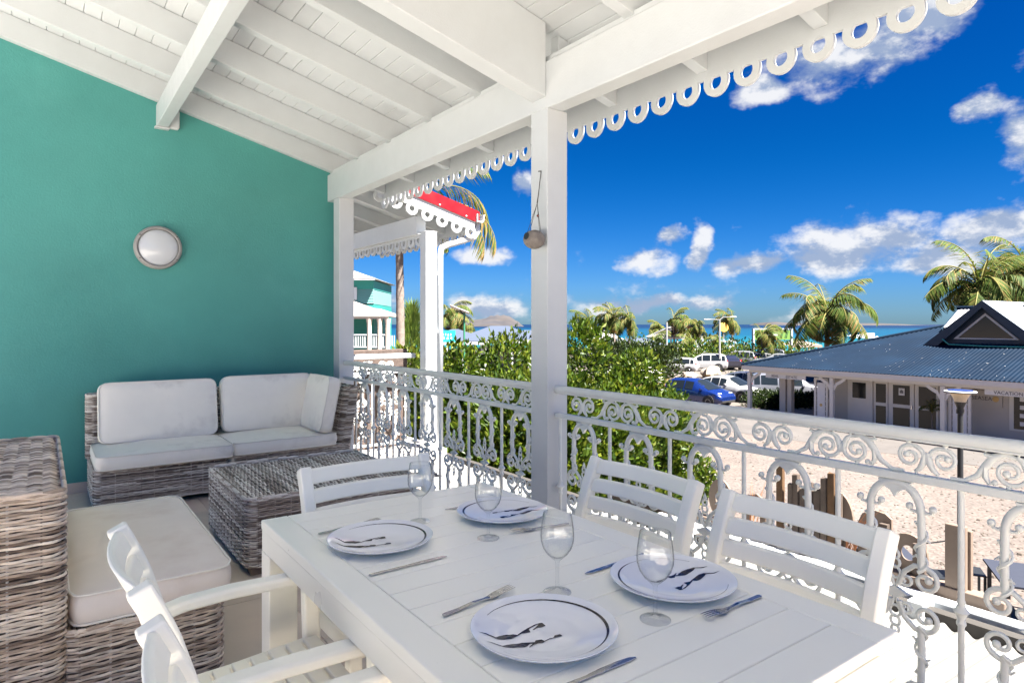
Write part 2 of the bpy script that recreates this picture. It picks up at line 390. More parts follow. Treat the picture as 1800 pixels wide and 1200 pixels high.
struct('island',island(790,918,2200,[(0,4),(.15,7),(.45,13),(.62,19),(.8,19.5),(.93,10),(1,2)],700,1),ISLE,smooth=True)
struct('flat_island',island(1335,1620,4200,[(0,0),(.02,5),(.08,6.2),(.2,4.5),(.5,4.2),(.7,4),(1,.6)],500,5),ISLE,smooth=True)
WHITEWAVE=mat('breaking_surf',(.8,.82,.82),.8)
random.seed(5)
sf=M()
for (px,py,wd) in [(1530,592,62),(1560,596,30),(1505,589,24)]:
    p=atz(px,py,SEAZ+.4); n=14
    for q in range(n):
        o=p+RT*((q/n-.5)*wd/FPX*(p.dot(FW)))+FW*random.uniform(-3,3); rr=random.uniform(.7,1.5)*(1-abs(q/n-.5)*1.4)
        sf.lathe([(.05,.5*rr),(rr,.25*rr),(rr*1.6,-.2)],7,(o.x,o.y,SEAZ+.1))
o=struct('surf',sf,WHITEWAVE,smooth=True); o['kind']='stuff'

# ------------------------------------------------------------------ the veranda: floor, walls, roof
WY=6.40       # face of the teal wall
HX=-.80      # inner edge of floor and roof; this side left open for light
tl=M().box((-.298,-.298,-.012),(.298,.298,0)).mesh('floor_tile',TILE)
fl=struct('balcony_floor',M().box((HX,-3.6,-.22),(2.62,WY,-.010)),GROUT)
nx=0
for i in range(6):
    for j in range(17):
        x=HX+.30+i*.6; y=WY-.30-j*.6
        if x>2.2: continue
        o=link('floor_tile',tl,fl,loc=(x,y,0)); nx+=1
o=link('floor_tile',M().box((-.1,-.298,-.012),(.1,.298,0)).mesh('floor_tile',TILE),fl,loc=(2.512-.0,WY-.3,0))
for j in range(1,17): link('floor_tile',o.data,fl,loc=(2.512,WY-.3-j*.6,0))
SL=.262; RB=2.915          # rafter underside at x=2.33
def rz(x): return RB-SL*(x-2.33)
RD=.19                      # rafter depth
# teal wall
t=thing('teal_wall','tall teal plastered end wall with a round light behind the wicker sofa','wall',(0.6,WY,0))
m=M(); x0,x1=HX-.2,2.44
m.hexa([(x0,WY,0),(x1,WY,0),(x1,WY+.2,0),(x0,WY+.2,0),(x0,WY,rz(x0)+RD),(x1,WY,rz(x1)+RD),(x1,WY+.2,rz(x1)+RD),(x0,WY+.2,rz(x0)+RD)])
part('wall_face',m,TEAL,t)
part('skirting',M().box((HX,WY-.012,0),(2.33,WY-.001,.085)),TILE,t,bevel=.003)
BOUNCE=mat('pale_bounce_stone',(.70,.665,.60),.85,var=.12,vscale=1.5,bump=.3,bscale=20,coord='World')
struct('bounce_terrace',M().box((-14,-12,-.25),(HX-.002,WY+6,-.012)),BOUNCE)  # unseen slab added in place of a house wall to bounce sun inside
struct('bounce_terrace',M().box((HX,-12,-.25),(2.62,-3.602,-.012)),BOUNCE)  # unseen slab past the floor end, added in the same bright stone
# roof
rf=thing('veranda_roof','white painted lean-to veranda roof with exposed rafters and ring trim','roof',(1,1.4,3.2))
EX=2.93; y0,y1=-1.75,WY+.15
ca=math.cos(math.atan(SL)); 
bw=.112; L=(EX+.02-HX)/ca
bm=M().box((-bw/2+.0010,y0,0),(bw/2-.0010,WY-.002,.016)).mesh('ceiling_board',BOARD)
nb=int(L/bw)
for i in range(nb):
    s=(i+.5)*bw; x=EX+.02-s*ca; o=link('ceiling_board',bm,rf,loc=(x,0,rz(x)+RD+.002),rot=(0,math.atan(SL),0)); bev(o,.004,1)
part('roof_deck',M().hexa([(HX,y0,rz(HX)+RD+.03),(EX+.03,y0,rz(EX+.03)+RD+.03),(EX+.03,WY,rz(EX+.03)+RD+.03),(HX,WY,rz(HX)+RD+.03),(HX,y0,rz(HX)+RD+.08),(EX+.03,y0,rz(EX+.03)+RD+.08),(EX+.03,WY,rz(EX+.03)+RD+.08),(HX,WY,rz(HX)+RD+.08)]),WHITE,rf)
part('roof_sheet',M().hexa([(HX,y0,rz(HX)+RD+.082),(EX+.06,y0,rz(EX+.06)+RD+.082),(EX+.06,WY+.18,rz(EX+.06)+RD+.082),(HX,WY+.18,rz(HX)+RD+.082),(HX,y0,rz(HX)+RD+.10),(EX+.06,y0,rz(EX+.06)+RD+.10),(EX+.06,WY+.18,rz(EX+.06)+RD+.10),(HX,WY+.18,rz(HX)+RD+.10)]),RED,rf)
def rafter(y,wd=.07,drop=0):
    m=M(); a,b=HX+.001,EX
    m.hexa([(a,y-wd/2,rz(a)-drop),(b,y-wd/2,rz(b)-drop),(b,y+wd/2,rz(b)-drop),(a,y+wd/2,rz(a)-drop),(a,y-wd/2,rz(a)+RD),(b,y-wd/2,rz(b)+RD),(b,y+wd/2,rz(b)+RD),(a,y+wd/2,rz(a)+RD)]); return m
for y in [WY-.037,5.70,5.02,4.33,3.65,2.27,1.60,.93,.26,-1.08,-1.70]: part('rafter',rafter(y),WHITE,rf,bevel=.004)
for y in [2.955,-.41]:
    m=M(); a,b=HX+.001,2.332; wd=.13; dr=.235
    m.hexa([(a,y-wd/2,rz(a)-dr),(b,y-wd/2,rz(b)-dr),(b,y+wd/2,rz(b)-dr),(a,y+wd/2,rz(a)-dr),(a,y-wd/2,rz(a)+RD),(b,y-wd/2,rz(b)+RD),(b,y+wd/2,rz(b)+RD),(a,y+wd/2,rz(a)+RD)])
    part('tie_rafter',m,WHITE,rf,bevel=.006)
    part('rafter_tail',M().hexa([(2.45,y-.035,rz(2.45)),(EX,y-.035,rz(EX)),(EX,y+.035,rz(EX)),(2.45,y+.035,rz(2.45)),(2.45,y-.035,rz(2.45)+RD),(EX,y-.035,rz(EX)+RD),(EX,y+.035,rz(EX)+RD),(2.45,y+.035,rz(2.45)+RD)]),WHITE,rf,bevel=.004)
for (a,b) in ((2.955+.065,WY),(-.41+.065,2.955-.065),(-1.75,-.41-.065)):
    part('purlin',M().box((.80,a,rz(.85)-.205),(.89,b,rz(.85)-.014)),WHITE,rf,bevel=.005)
hb=part('joist_hanger',M().prism([(-.0,0),(.075,0),(.085,.02),(.085,.20),(.0,.20)],lambda a,b:(.895+a,WY-.05,rz(.85)-.21+b),lambda a,b:(.895+a,WY-.004,rz(.85)-.21+b)),WHITE,rf,bevel=.01)
hb=part('hanger_foot',M().box((.785,WY-.06,rz(.85)-.222),(.90,WY-.002,rz(.85)-.206)),WHITE,rf,bevel=.004)
part('eaves_beam',M().box((2.332,y0,2.615),(2.452,WY+.06,2.885)),WHITE,rf,bevel=.008,seg=3)
# blocking between rafters above the beam
part('wall_plate',M().box((2.36,y0,2.8855),(2.42,WY,2.925)),WHITE,rf)
# scalloped ring trim under the eaves: one board with pierced rings, each ring a piece of its own
def ring_mesh(ro=.076,ri=.037,th=.022,n=28,mt=WHITE):
    m=M(); i=0
    for q in range(n):
        an=2*PI*q/n; c,s=math.cos(an),math.sin(an)
        m.v+=[(0,ro*c,ro*s),(th,ro*c,ro*s),(th,ri*c,ri*s),(0,ri*c,ri*s)]
    for q in range(n):
        a=q*4; b=((q+1)%n)*4
        for k in range(4): m.f.append((a+k,a+(k+1)%4,b+(k+1)%4,b+k))
    return m.mesh('trim_ring',mt,True,35)
RINGM=ring_mesh()
zt=rz(EX)-.075
part('trim_board',M().box((EX,y0,zt+.028),(EX+.018,WY+.15,rz(EX)+RD+.02)),WHITE,rf)
k=0; y=3.32-.1895*26
while y<WY+.12:
    link('trim_ring',RINGM,rf,loc=(EX-.002,y,zt)); y+=.1895; k+=1
# posts
def post(name,label,x,y,z0,z1,sx=.15,sy=.155,mt=WHITE):
    t=thing(name,label,'post',(x,y,z0)); part('shaft',M().box((x-sx/2,y-sy/2,z0),(x+sx/2,y+sy/2,z1)),mt,t,bevel=.006,seg=3)
    part('base_block',M().box((x-sx/2-.012,y-sy/2-.012,z0),(x+sx/2+.012,y+sy/2+.012,z0+.12)),mt,t,bevel=.006); return t
post('veranda_post','square white veranda post with the hanging coconut shell',2.405,2.953,0,2.6155)
post('veranda_post','square white veranda post against the end of the teal wall',2.415,6.18,0,2.6155)
post('veranda_post','square white veranda post at the near end of the right railing',2.405,-.41,0,2.6155)

# ------------------------------------------------------------------ cast iron railings
def spiral(cx,cz,r0,r1,a0,turns,n=22):
    return [(cx+(r0+(r1-r0)*(i/n)**.8)*math.cos(a0+turns*2*PI*i/n),cz+(r0+(r1-r0)*(i/n)**.8)*math.sin(a0+turns*2*PI*i/n)) for i in range(n+1)]
def p3(pts): return [(0,a,b) for a,b in pts]
def ball(m,a,b,r):
    m.lathe([(r*math.sin(PI*k/6)+.0002,-r*math.cos(PI*k/6)) for k in range(7)],8,(0,a,b))
ZC=.455; ZT=.842; ZB=.068
def arch_mesh():
    m=M(); hw=.082
    for sz in (1,-1):
        h=(ZT-ZC)*1.0
        def q(a,b): return (a,ZC+sz*b)
        # arch
        top=h-.006; rr=hw
        pts=[]; 
        for i in range(15):
            an=PI*i/14; pts.append(q(-hw*math.cos(an),top-rr*1.15+rr*1.15*math.sin(an)))
        m.tube(p3(pts),.0135,7)
        zs=top-rr*1.15
        # key ornament
        if sz>0:
            m.prism([(-.055,top+.004),(.055,top+.004),(.042,top-.018),(.014,top-.03),(0,top-.052),(-.014,top-.03),(-.042,top-.018)],lambda a,b:(-.009,a,ZC+b),lambda a,b:(.009,a,ZC+b))
        for s in (1,-1):
            # leg with twining vine
            m.tube(p3([q(s*hw,zs+.002),q(s*(hw+.002),zs-.10),q(s*hw,.10)]),[.0125,.0125,.012],7)
            m.tube([(.012*math.sin(i*.75),s*hw+.019*math.cos(i*.75),ZC+sz*(zs-.03-(zs-.12)*i/15)) for i in range(16)],[.0045+.003*math.sin(i*.75)**2 for i in range(16)],5)
            for (oz,ln) in ((zs-.095,.028),(zs-.155,-.026)):
                m.tube(p3([q(s*hw,oz),q(s*(hw+ln*.6),oz+.012),q(s*(hw+ln),oz+.002)]),[.006,.006,.003],5)
            # knobs either side of the spring of the arch
            for o2 in (1,-1):
                m.tube(p3([q(s*hw,zs+.022),q(s*hw+o2*.014,zs+.004),q(s*hw+o2*.030,zs+.006),q(s*hw+o2*.036,zs+.018)]),[.007,.0065,.006,.007],6)
                a,b=q(s*hw+o2*.036,zs+.02); ball(m,a,b,.0125)
            # big C scroll from the centre
            sp=spiral(s*(hw+.012),ZC+sz*.062,.047,.012,(PI/2 if sz>0 else -PI/2) if s>0 else (PI/2 if sz>0 else -PI/2),(-1.18*sz*s))
            pre=[(s*.014,ZC+sz*.028),(s*.03,ZC+sz*.078),(s*.062,ZC+sz*.107)]
            m.tube(p3(pre+sp),[.0085]*3+[.0088-.003*i/len(sp) for i in range(len(sp))],7)
            a,b=sp[-1]; ball(m,a,b,.0125)
            # small inner scroll
            sp=spiral(s*.036,ZC+sz*.050,.024,.008,PI+ (0 if s>0 else PI),1.2*sz*s,14)
            m.tube(p3([(s*.004,ZC+sz*.02)]+sp),.0055,6)
        # centre finial chain
        zz=.05
        for (rr2,n2) in ((.017,0),(.015,0),(.0125,0)):
            m.tube(p3([(rr2*math.cos(2*PI*i/12),ZC+sz*(zz+rr2+rr2*1.15*math.sin(2*PI*i/12))) for i in range(12)]),.0048,6,closed=True); zz+=rr2*2.1
        a,b=0,ZC+sz*(zz+.008); m.lathe([(.001,-.014),(.009,-.004),(.007,.006),(.001,.02)],8,(0,a,b))
    m.prism([(-.045,0),(0,.02),(.045,0),(0,-.02)],lambda a,b:(-.009,a,ZC+b),lambda a,b:(.009,a,ZC+b))
    return m.mesh('arch_ornament',IRON,True,60)
def frieze_mesh():
    m=M(); ZF=.9285
    for k,sz in ((0,1),(1,-1)):
        oy=k*.285
        for s in (1,-1):
            cx=oy+s*.052; r0=.047
            sp=spiral(cx,ZF-sz*.003,r0,.012,(PI if s>0 else 0),(1.42*s*sz),30)
            m.tube(p3(sp),[.0074-.0018*i/len(sp) for i in range(len(sp))],7)
            a,b=sp[-1]; ball(m,a,b,.0115)
            m.lathe([(.001,-.009),(.008,-.003),(.008,.003),(.001,.009)],6,(0,cx+s*.004,ZF-sz*.050))
            # horned leaf where the two scrolls meet
            m.tube(p3([(oy+s*.004,ZF-sz*.020),(oy+s*.010,ZF+sz*.014),(oy+s*.020,ZF+sz*.034),(oy+s*.034,ZF+sz*.046),(oy+s*.030,ZF+sz*.055)]),[.008,.011,.009,.006,.003],7)
            if k==0:      # acanthus stem sweeping down to the neighbouring pair
                st=[(oy+s*.030,ZF+sz*.040),(oy+s*.064,ZF+sz*.051),(oy+s*.096,ZF+sz*.036),(oy+s*.118,ZF+sz*.004),(oy+s*.140,ZF-sz*.028),(oy+s*.176,ZF-sz*.050),(oy+s*.215,ZF-sz*.050)]
                m.tube(p3(st),[.005,.009,.0135,.0125,.009,.007,.006],8,flat=.7,axis=(1,0,0))
                m.tube(p3([st[2],(oy+s*.122,ZF+sz*.046),(oy+s*.112,ZF+sz*.056)]),[.010,.006,.003],6)
                m.tube(p3([st[3],(oy+s*.118,ZF-sz*.028),(oy+s*.108,ZF-sz*.046),(oy+s*.094,ZF-sz*.042)]),[.010,.009,.007,.005],6); ball(m,oy+s*.093,ZF-sz*.041,.0095)
        m.prism([(-.014,-.014),(.014,-.014),(.012,.016),(-.012,.016)],lambda a,b:(-.008,oy+a,ZF+sz*b),lambda a,b:(.008,oy+a,ZF+sz*b))
    return m.mesh('scroll_ornament',IRON,True,60)
def baluster_mesh():
    m=M(); m.lathe([(.0095,ZB-.01),(.0095,ZC-.05),(.014,ZC-.042),(.014,ZC-.034),(.0105,ZC-.026),(.016,ZC-.010),(.024,ZC),(.016,ZC+.010),(.0105,ZC+.022),(.013,ZC+.03),(.0095,ZC+.04),(.0095,.868)],10)
    return m.mesh('baluster',IRON,True,50)
ARCH=arch_mesh(); FRI=frieze_mesh(); BAL=baluster_mesh()
def railing(label,x,ya,yb,a0,f0):
    t=thing('balcony_railing',label,'railing',(x,(ya+yb)/2,0))
    prof=[(-.017,-.017),(-.0225,-.006),(-.021,.008),(-.012,.017),(0,.020),(.012,.017),(.021,.008),(.0225,-.006),(.017,-.017)]
    part('handrail',M().prism(prof,lambda a,b:(x+a,ya,1.010+b),lambda a,b:(x+a,yb,1.010+b)),IRON,t,smooth=True,angle=50)
    part('handrail_flat',M().box((x-.016,ya+.003,.984),(x+.016,yb-.003,.9925)),IRON,t,bevel=.003)
    part('middle_rail',M().box((x-.019,ya+.003,.846),(x+.019,yb-.003,.873)),IRON,t,bevel=.004)
    part('bottom_rail',M().box((x-.016,ya+.003,.052),(x+.016,yb-.003,.070)),IRON,t,bevel=.003)
    y=a0
    while y-.4>ya+.10: y-=.4
    while y<yb-.09:
        if y>ya+.09: link('arch_ornament',ARCH,t,loc=(x,y,0))
        y+=.4
    y=a0-.2
    while y-.4>ya+.02: y-=.4
    while y<yb-.015:
        if y>ya+.015: link('baluster',BAL,t,loc=(x,y,0))
        y+=.4
    y=f0
    while y-.57>ya: y-=.57
    while y+.285<yb-.06:
        if y>ya+.06: link('scroll_ornament',FRI,t,loc=(x,y,0))
        y+=.57
    return t
railing('grey-white cast iron railing between the coconut post and the near corner post',2.4,-.335,2.876,2.645,2.656-.285+.0)
railing('grey-white cast iron railing between the coconut post and the teal wall',2.4,3.03,6.103,3.23,3.10)
# hanging coconut shell
c=atx(939,421,2.262); nl=atx(951,301,2.326)
t=thing('coconut_shell','grey carved coconut shell hanging on twine from the veranda post','ornament',(c.x,c.y,c.z))
m=M(); rr=.058
prof=[(rr*1.08*math.sin(PI*k/14)+.0003,-rr*.93*math.cos(PI*k/14)) for k in range(15)]
m.lathe(prof,22,(0,0,0)); 
part('shell',m,COCO,t,smooth=True,angle=180,loc=tuple(c))
hd=(RT*-.75-FW*.62+UP*.15).normalized(); hole=M().lathe([(.0,-.003),(.017,-.002),(.021,.001),(.0205,.006),(.001,.0065)],18); hole.xf(hd.to_track_quat('Z','Y').to_matrix().to_4x4())
part('eye_hole',hole,BLACK,t,loc=tuple(c+hd*.0555+Vector((0,0,.006))))
kn=Vector((c.x+.03,c.y+.01,c.z+.21))
tw=M(); tw.tube([nl,kn+Vector((.012,.004,.05)),kn],[.0022,.003,.004],5)
for an in (0,1.6,3.1,4.7): tw.tube([kn,c+Vector((math.cos(an)*.052,math.sin(an)*.052,.024))],.0016,5)
tw.tube([nl+Vector((-.004,.02,.002)),nl],.003,5)
part('twine',tw,STRING,t)
part('bead',M().lathe([(.001,-.007),(.006,-.004),(.008,0),(.006,.004),(.001,.007)],10),mat('red_bead',(.2,.04,.03),.4),t,smooth=True,loc=(kn.x-.012,kn.y-.02,kn.z-.075))
# round wall light
lp=aty(277,436,WY)
t=thing('wall_light','round grey bulkhead light with frosted dome on the teal wall','light',(lp.x,WY,lp.z))
def facing(m): return m.xf(Matrix.Rotation(PI/2,4,'X'))
m=facing(M().lathe([(.185,0),(.188,.02),(.186,.055),(.178,.066),(.166,.07),(.160,.066),(.158,.05)],48)); part('ring',m,LAMPGREY,t,smooth=True,loc=(lp.x,WY,lp.z))
m=facing(M().lathe([(.158,.048),(.150,.058),(.12,.072),(.08,.083),(.04,.088),(.001,.09)],48)); part('diffuser',m,LENS,t,smooth=True,angle=180,loc=(lp.x,WY,lp.z))
for an in (35,-35,145,-145):
    m=facing(M().lathe([(.005,.066),(.005,.0715),(.001,.072)],8)); part('screw',m,BLACK,t,loc=(lp.x+.173*math.cos(R(an)),WY,lp.z+.173*math.sin(R(an))))
# ------------------------------------------------------------------ wicker lounge furniture
def wcol(rng,warm):
    k=rng.random()
    if k<.30: c=(.74,.69,.63)
    elif k<.62: c=(.56,.49,.43)
    elif k<.86: c=(.37,.305,.255)
    else: c=(.17,.13,.105)
    f=rng.uniform(.8,1.2); 
    if warm: c=(c[0]*1.12,c[1]*1.04,c[2]*.93)
    return (c[0]*f,c[1]*f,c[2]*f)
def rrect(x0,x1,y0,y1,r,step):
    pts=[]
    def seg(a,b):
        n=max(1,int((b-a).length/step))
        for i in range(n): pts.append(a+(b-a)*(i/n))
    cs=[((x1-r,y0+r),-PI/2),((x1-r,y1-r),0),((x0+r,y1-r),PI/2),((x0+r,y0+r),PI)]
    V2=lambda a,b: Vector((a,b,0))
    edges=[(V2(x0+r,y0),V2(x1-r,y0)),(V2(x1,y0+r),V2(x1,y1-r)),(V2(x1-r,y1),V2(x0+r,y1)),(V2(x0,y1-r),V2(x0,y0+r))]
    for e,(c,a0) in zip(edges,cs):
        seg(*e)
        n=max(2,int(r*PI/2/step))
        for i in range(n):
            a=a0+PI/2*i/n; pts.append(V2(c[0]+r*math.cos(a),c[1]+r*math.sin(a)))
    return pts
def weave_wrap(m,path,z0,z1,pitch,rad,stake,rng,warm=0,lean=None,amp=1.0):
    """strands woven in and out round vertical stakes along a closed path"""
    n=len(path); ln=[0]
    for i in range(n): ln.append(ln[-1]+(path[(i+1)%n]-path[i]).length)
    per=ln[-1]; ns=max(4,2*round(per/stake/2)); nr=int((z1-z0)/pitch)
    nrm=[]
    for i in range(n):
        t=(path[(i+1)%n]-path[i-1]).normalized(); nrm.append(Vector((t.y,-t.x,0)))
    for r in range(nr):
        z=z0+(r+.5)*pitch; ph=(r%2)*PI; cur=wcol(rng,warm); left=rng.uniform(.2,.9); i0=len(m.v)
        jz=rng.uniform(-.1,.1)*pitch; off=lean(z) if lean else Vector((0,0,0))
        for i in range(n):
            s=ln[i]; a=math.sin(s/per*ns*PI+ph); o=rad*.8*a*amp
            p=path[i]+nrm[i]*(o)+off; dz=jz+pitch*.08*math.sin(s*23+r*1.7)+pitch*.07*math.sin(s*61+r)
            left-=(ln[i+1]-ln[i])
            if left<0: cur=wcol(rng,warm); left=rng.uniform(.25,.9)
            for (u,w_) in ((.15,-1),(1,-.55),(1,.55),(.15,1)):
                q=p+nrm[i]*(rad*u); m.v.append((q.x,q.y,z+dz+pitch*.45*w_)); m.c.append(cur)
        for i in range(n):
            j=(i+1)%n
            for k in range(3): m.f.append((i0+i*4+k,i0+j*4+k,i0+j*4+k+1,i0+i*4+k+1))
def weave_flat(m,x0,x1,y0,y1,z,pitch,rad,stake,rng,warm=0,along='x'):
    A,B=((x0,x1),(y0,y1)) if along=='x' else ((y0,y1),(x0,x1))
    nr=int((B[1]-B[0])/pitch); n=max(4,int((A[1]-A[0])/.016))
    for r in range(nr):
        b=B[0]+(r+.5)*pitch; ph=(r%2)*PI; cur=wcol(rng,warm); i0=len(m.v); left=rng.uniform(.1,.6)
        for i in range(n+1):
            a=A[0]+(A[1]-A[0])*i/n; o=rad*.8*math.sin(a/stake*PI+ph); left-=.016
            if left<0: cur=wcol(rng,warm); left=rng.uniform(.15,.6)
            jb=pitch*.15*math.sin(a*40+r)
            for (u,w_) in ((.15,-1),(1,-.5),(1,.5),(.15,1)):
                q=(a,b+jb+pitch*.46*w_) if along=='x' else (b+jb+pitch*.46*w_,a)
                edge=min(1,min(a-A[0],A[1]-a)/.03); m.v.append((q[0],q[1],z+o+rad*u-.012*(1-edge))); m.c.append(cur)
        for i in range(n):
            for k in range(3): 
                q=(i0+i*4+k,i0+(i+1)*4+k,i0+(i+1)*4+k+1,i0+i*4+k+1); m.f.append(q if along!='x' else q)
def stakes(m,path,z0,z1,stake,rad,rng,lean=None):
    n=len(path); acc=0; per=sum((path[(i+1)%n]-path[i]).length for i in range(n)); sp=per/max(4,2*round(per/stake/2))
    nxt=sp/2*0
    for i in range(n):
        l=(path[(i+1)%n]-path[i]).length
        while nxt<acc+l:
            p=path[i]+(path[(i+1)%n]-path[i])*((nxt-acc)/l); c=wcol(rng,0)
            o0=lean(z0) if lean else Vector((0,0,0)); o1=lean(z1) if lean else Vector((0,0,0))
            m.tube([(p.x+o0.x,p.y+o0.y,z0),(p.x+o1.x,p.y+o1.y,z1)],rad,5); m.cc((c[0]*.8,c[1]*.8,c[2]*.8)); nxt+=sp*2
        acc+=l
def wicker_box(t,name,x0,x1,y0,y1,z0,z1,r,pitch,stake,seed,warm=0,top=True,along='x',lean=None,step=.014,rad=.0054,rim=True):
    rng=random.Random(seed); m=M(); path=rrect(x0,x1,y0,y1,r,step)
    weave_wrap(m,path,z0,z1,pitch,rad,stake,rng,warm,lean)
    stakes(m,path,z0,z1,stake,.0045,rng,lean)
    o1=lean(z1) if lean else Vector((0,0,0))
    if rim:
        for k in range(3):   # braided rim
            c=wcol(rng,warm); m.tube([(p.x+o1.x,p.y+o1.y,z1+.004+.007*math.sin(i*.42+k*2.1)) for i,p in enumerate(path)],.0085,6,closed=True); m.cc(c)
    if top: weave_flat(m,x0+.006+o1.x,x1-.006+o1.x,y0+.006+o1.y,y1-.006+o1.y,z1-.002,pitch*1.05,rad,stake,rng,warm,along)
    part(name,m,WICK,t,smooth=True,angle=180,kind='stuff')
    ib=M(); g=.016; o0=lean(z0) if lean else Vector((0,0,0))
    ib.hexa([(x0+g+o0.x,y0+g+o0.y,z0+.01),(x1-g+o0.x,y0+g+o0.y,z0+.01),(x1-g+o0.x,y1-g+o0.y,z0+.01),(x0+g+o0.x,y1-g+o0.y,z0+.01),(x0+g+o1.x,y0+g+o1.y,z1-.012),(x1-g+o1.x,y0+g+o1.y,z1-.012),(x1-g+o1.x,y1-g+o1.y,z1-.012),(x0+g+o1.x,y1-g+o1.y,z1-.012)])
    part('inner_frame',ib,WICKDARK,t)
def cushion(name,label,sx,sy,sz,mtx,seed,fab=FABRIC,puff=.018,pipe=True,group=None):
    """box cushion with rounded corners, soft crown and piped seams; sx,sy footprint, sz thickness"""
    rng=random.Random(seed); t=thing(name,label,'cushion',group=group); t.matrix_world=mtx
    m=M(); nu,nv=22,18; rc=min(.06,sx*.2,sy*.2)
    def plan(u,v):
        x=(u-.5)*sx; y=(v-.5)*sy
        ax,ay=abs(x)-(sx/2-rc),abs(y)-(sy/2-rc)
        if ax>0 and ay>0:
            d_=max(ax,ay); l=math.hypot(ax,ay); k=d_/l if l>0 else 1; ax*=k; ay*=k
            x=math.copysign(sx/2-rc+ax,x); y=math.copysign(sy/2-rc+ay,y)
        return x,y
    def crown(u,v):
        e=(1-(2*u-1)**4)*(1-(2*v-1)**4)
        return puff*e+.011*mnoise.noise(Vector((u*3+seed,v*3,seed*1.3)))*e+.004*mnoise.noise(Vector((u*11+seed,v*9,seed)))
    def pos(u,v,top):
        x,y=plan(u,v); z=(sz-.012+crown(u,v)) if top else (.010-.4*crown(u,v)*0)
        ed=max(abs(2*u-1),abs(2*v-1)); 
        if ed>.985: z+= -.008 if top else .008; x*=.994; y*=.994
        return (x,y,z)
    m.grid(lambda u,v:pos(u,v,True),nu,nv)
    m.grid(lambda u,v:pos(1-u,v,False),nu,nv)
    # boxed border between the seams
    per=[(i/nu,0) for i in range(nu)]+[(1,j/nv) for j in range(nv)]+[(1-i/nu,1) for i in range(nu)]+[(0,1-j/nv) for j in range(nv)]
    i0=len(m.v); K=5
    for (u,v) in per:
        x,y=plan(u,v); zt=pos(u,v,True)[2]; zb=pos(u,v,False)[2]
        for k in range(K):
            q=k/(K-1); b_=1+.0+ (.009/max(sx,sy))*math.sin(q*PI)*2
            m.v.append((x*b_*(.994 if k in(0,K-1) else 1),y*b_*(.994 if k in(0,K-1) else 1),zb+(zt-zb)*q))
    n=len(per)
    for i in range(n):
        j=(i+1)%n
        for k in range(K-1): m.f.append((i0+i*K+k,i0+j*K+k,i0+j*K+k+1,i0+i*K+k+1))
    c=link('cover',m.mesh('cover',fab,True,60),t); c.matrix_parent_inverse=Matrix()
    if pipe:
        for top in (True,False):
            pm=M(); pts=[]
            for (u,v) in per:
                x,y=plan(u,v); pts.append((x*1.001,y*1.001,pos(u,v,top)[2]+(.003 if top else -.003)))
            pm.tube(pts,.0050,6,closed=True); q=link('piping',pm.mesh('piping',PIPING,True,180),t); q.matrix_parent_inverse=Matrix()
    t.matrix_world=mtx
    return t
def flatm(x,y,z,rz_=0,tilt=0): return Matrix.Translation((x,y,z))@Matrix.Rotation(R(rz_),4,'Z')@Matrix.Rotation(R(tilt),4,'X')
def standm(x,y,z,rz_,lean):   # cushion standing on its edge: local y up, thickness toward -y after rotz
    return Matrix.Translation((x,y,z))@Matrix.Rotation(R(rz_),4,'Z')@Matrix.Rotation(R(90-lean),4,'X')
BZ=.30
# left sofa module
t=thing('wicker_sofa_module','grey-brown woven sofa module without arms at the left along the teal wall','sofa',(.76,6.0,0))
wicker_box(t,'woven_base',.30,1.215,5.60,6.34,.045,BZ,.05,.0105,.042,1,top=True)
wicker_box(t,'woven_back',.285,1.215,6.20,6.34,BZ,.80,.045,.0105,.042,2,lean=lambda z:Vector((0,.035*(z-.3)*1.0,0)))
for (x,y) in ((.36,5.66),(1.15,5.66),(.36,6.28),(1.15,6.28)): part('foot',M().box((x-.03,y-.03,0),(x+.03,y+.03,.05)),WICKDARK,t)
t=thing('wicker_sofa_module','grey-brown woven corner sofa module with a side arm beside the railing','sofa',(1.75,6.0,0))
wicker_box(t,'woven_base',1.225,2.26,5.60,6.34,.045,BZ,.05,.0105,.042,3,top=True)
wicker_box(t,'woven_back',1.225,2.26,6.20,6.34,BZ,.80,.045,.0105,.042,4,lean=lambda z:Vector((0,.035*(z-.3),0)))
wicker_box(t,'woven_arm',2.13,2.26,5.60,6.20,BZ,.80,.045,.0105,.042,5,along='y',lean=lambda z:Vector((.16*(z-.3),0,0)))
for (x,y) in ((1.29,5.66),(2.18,5.66),(1.29,6.28),(2.18,6.28)): part('foot',M().box((x-.03,y-.03,0),(x+.03,y+.03,.05)),WICKDARK,t)
cushion('seat_cushion','cream seat cushion on the left module of the wicker sofa',.93,.70,.125,flatm(.775,5.85,BZ+.012,0),11)
cushion('seat_cushion','cream seat cushion on the corner module of the wicker sofa',.87,.66,.125,flatm(1.675,5.86,BZ+.012,0),12)
cushion('back_cushion','cream back cushion propped on the left module of the wicker sofa',.86,.475,.13,standm(.79,6.16,.655,0,11),13,puff=.022)
cushion('back_cushion','cream back cushion against the wall on the corner sofa module',.79,.475,.13,standm(1.665,6.16,.665,0,11),14,puff=.022)
cushion('back_cushion','cream side cushion leaning on the arm of the corner sofa module',.56,.475,.13,standm(2.09,5.77,.665,-90,11),15,puff=.022)
# ottoman table
t=thing('wicker_ottoman','grey-brown woven square ottoman table between the sofa and the dining table','ottoman',(1.42,4.2,0))
wicker_box(t,'woven_body',.90,1.92,3.70,4.72,.045,.415,.06,.0105,.044,21,top=True,along='y')
for (x,y) in ((.96,3.76),(1.86,3.76),(.96,4.66),(1.86,4.66)): part('foot',M().box((x-.035,y-.035,0),(x+.035,y+.035,.05)),mat('brown_wood_foot',(.20,.13,.09),.7),t)
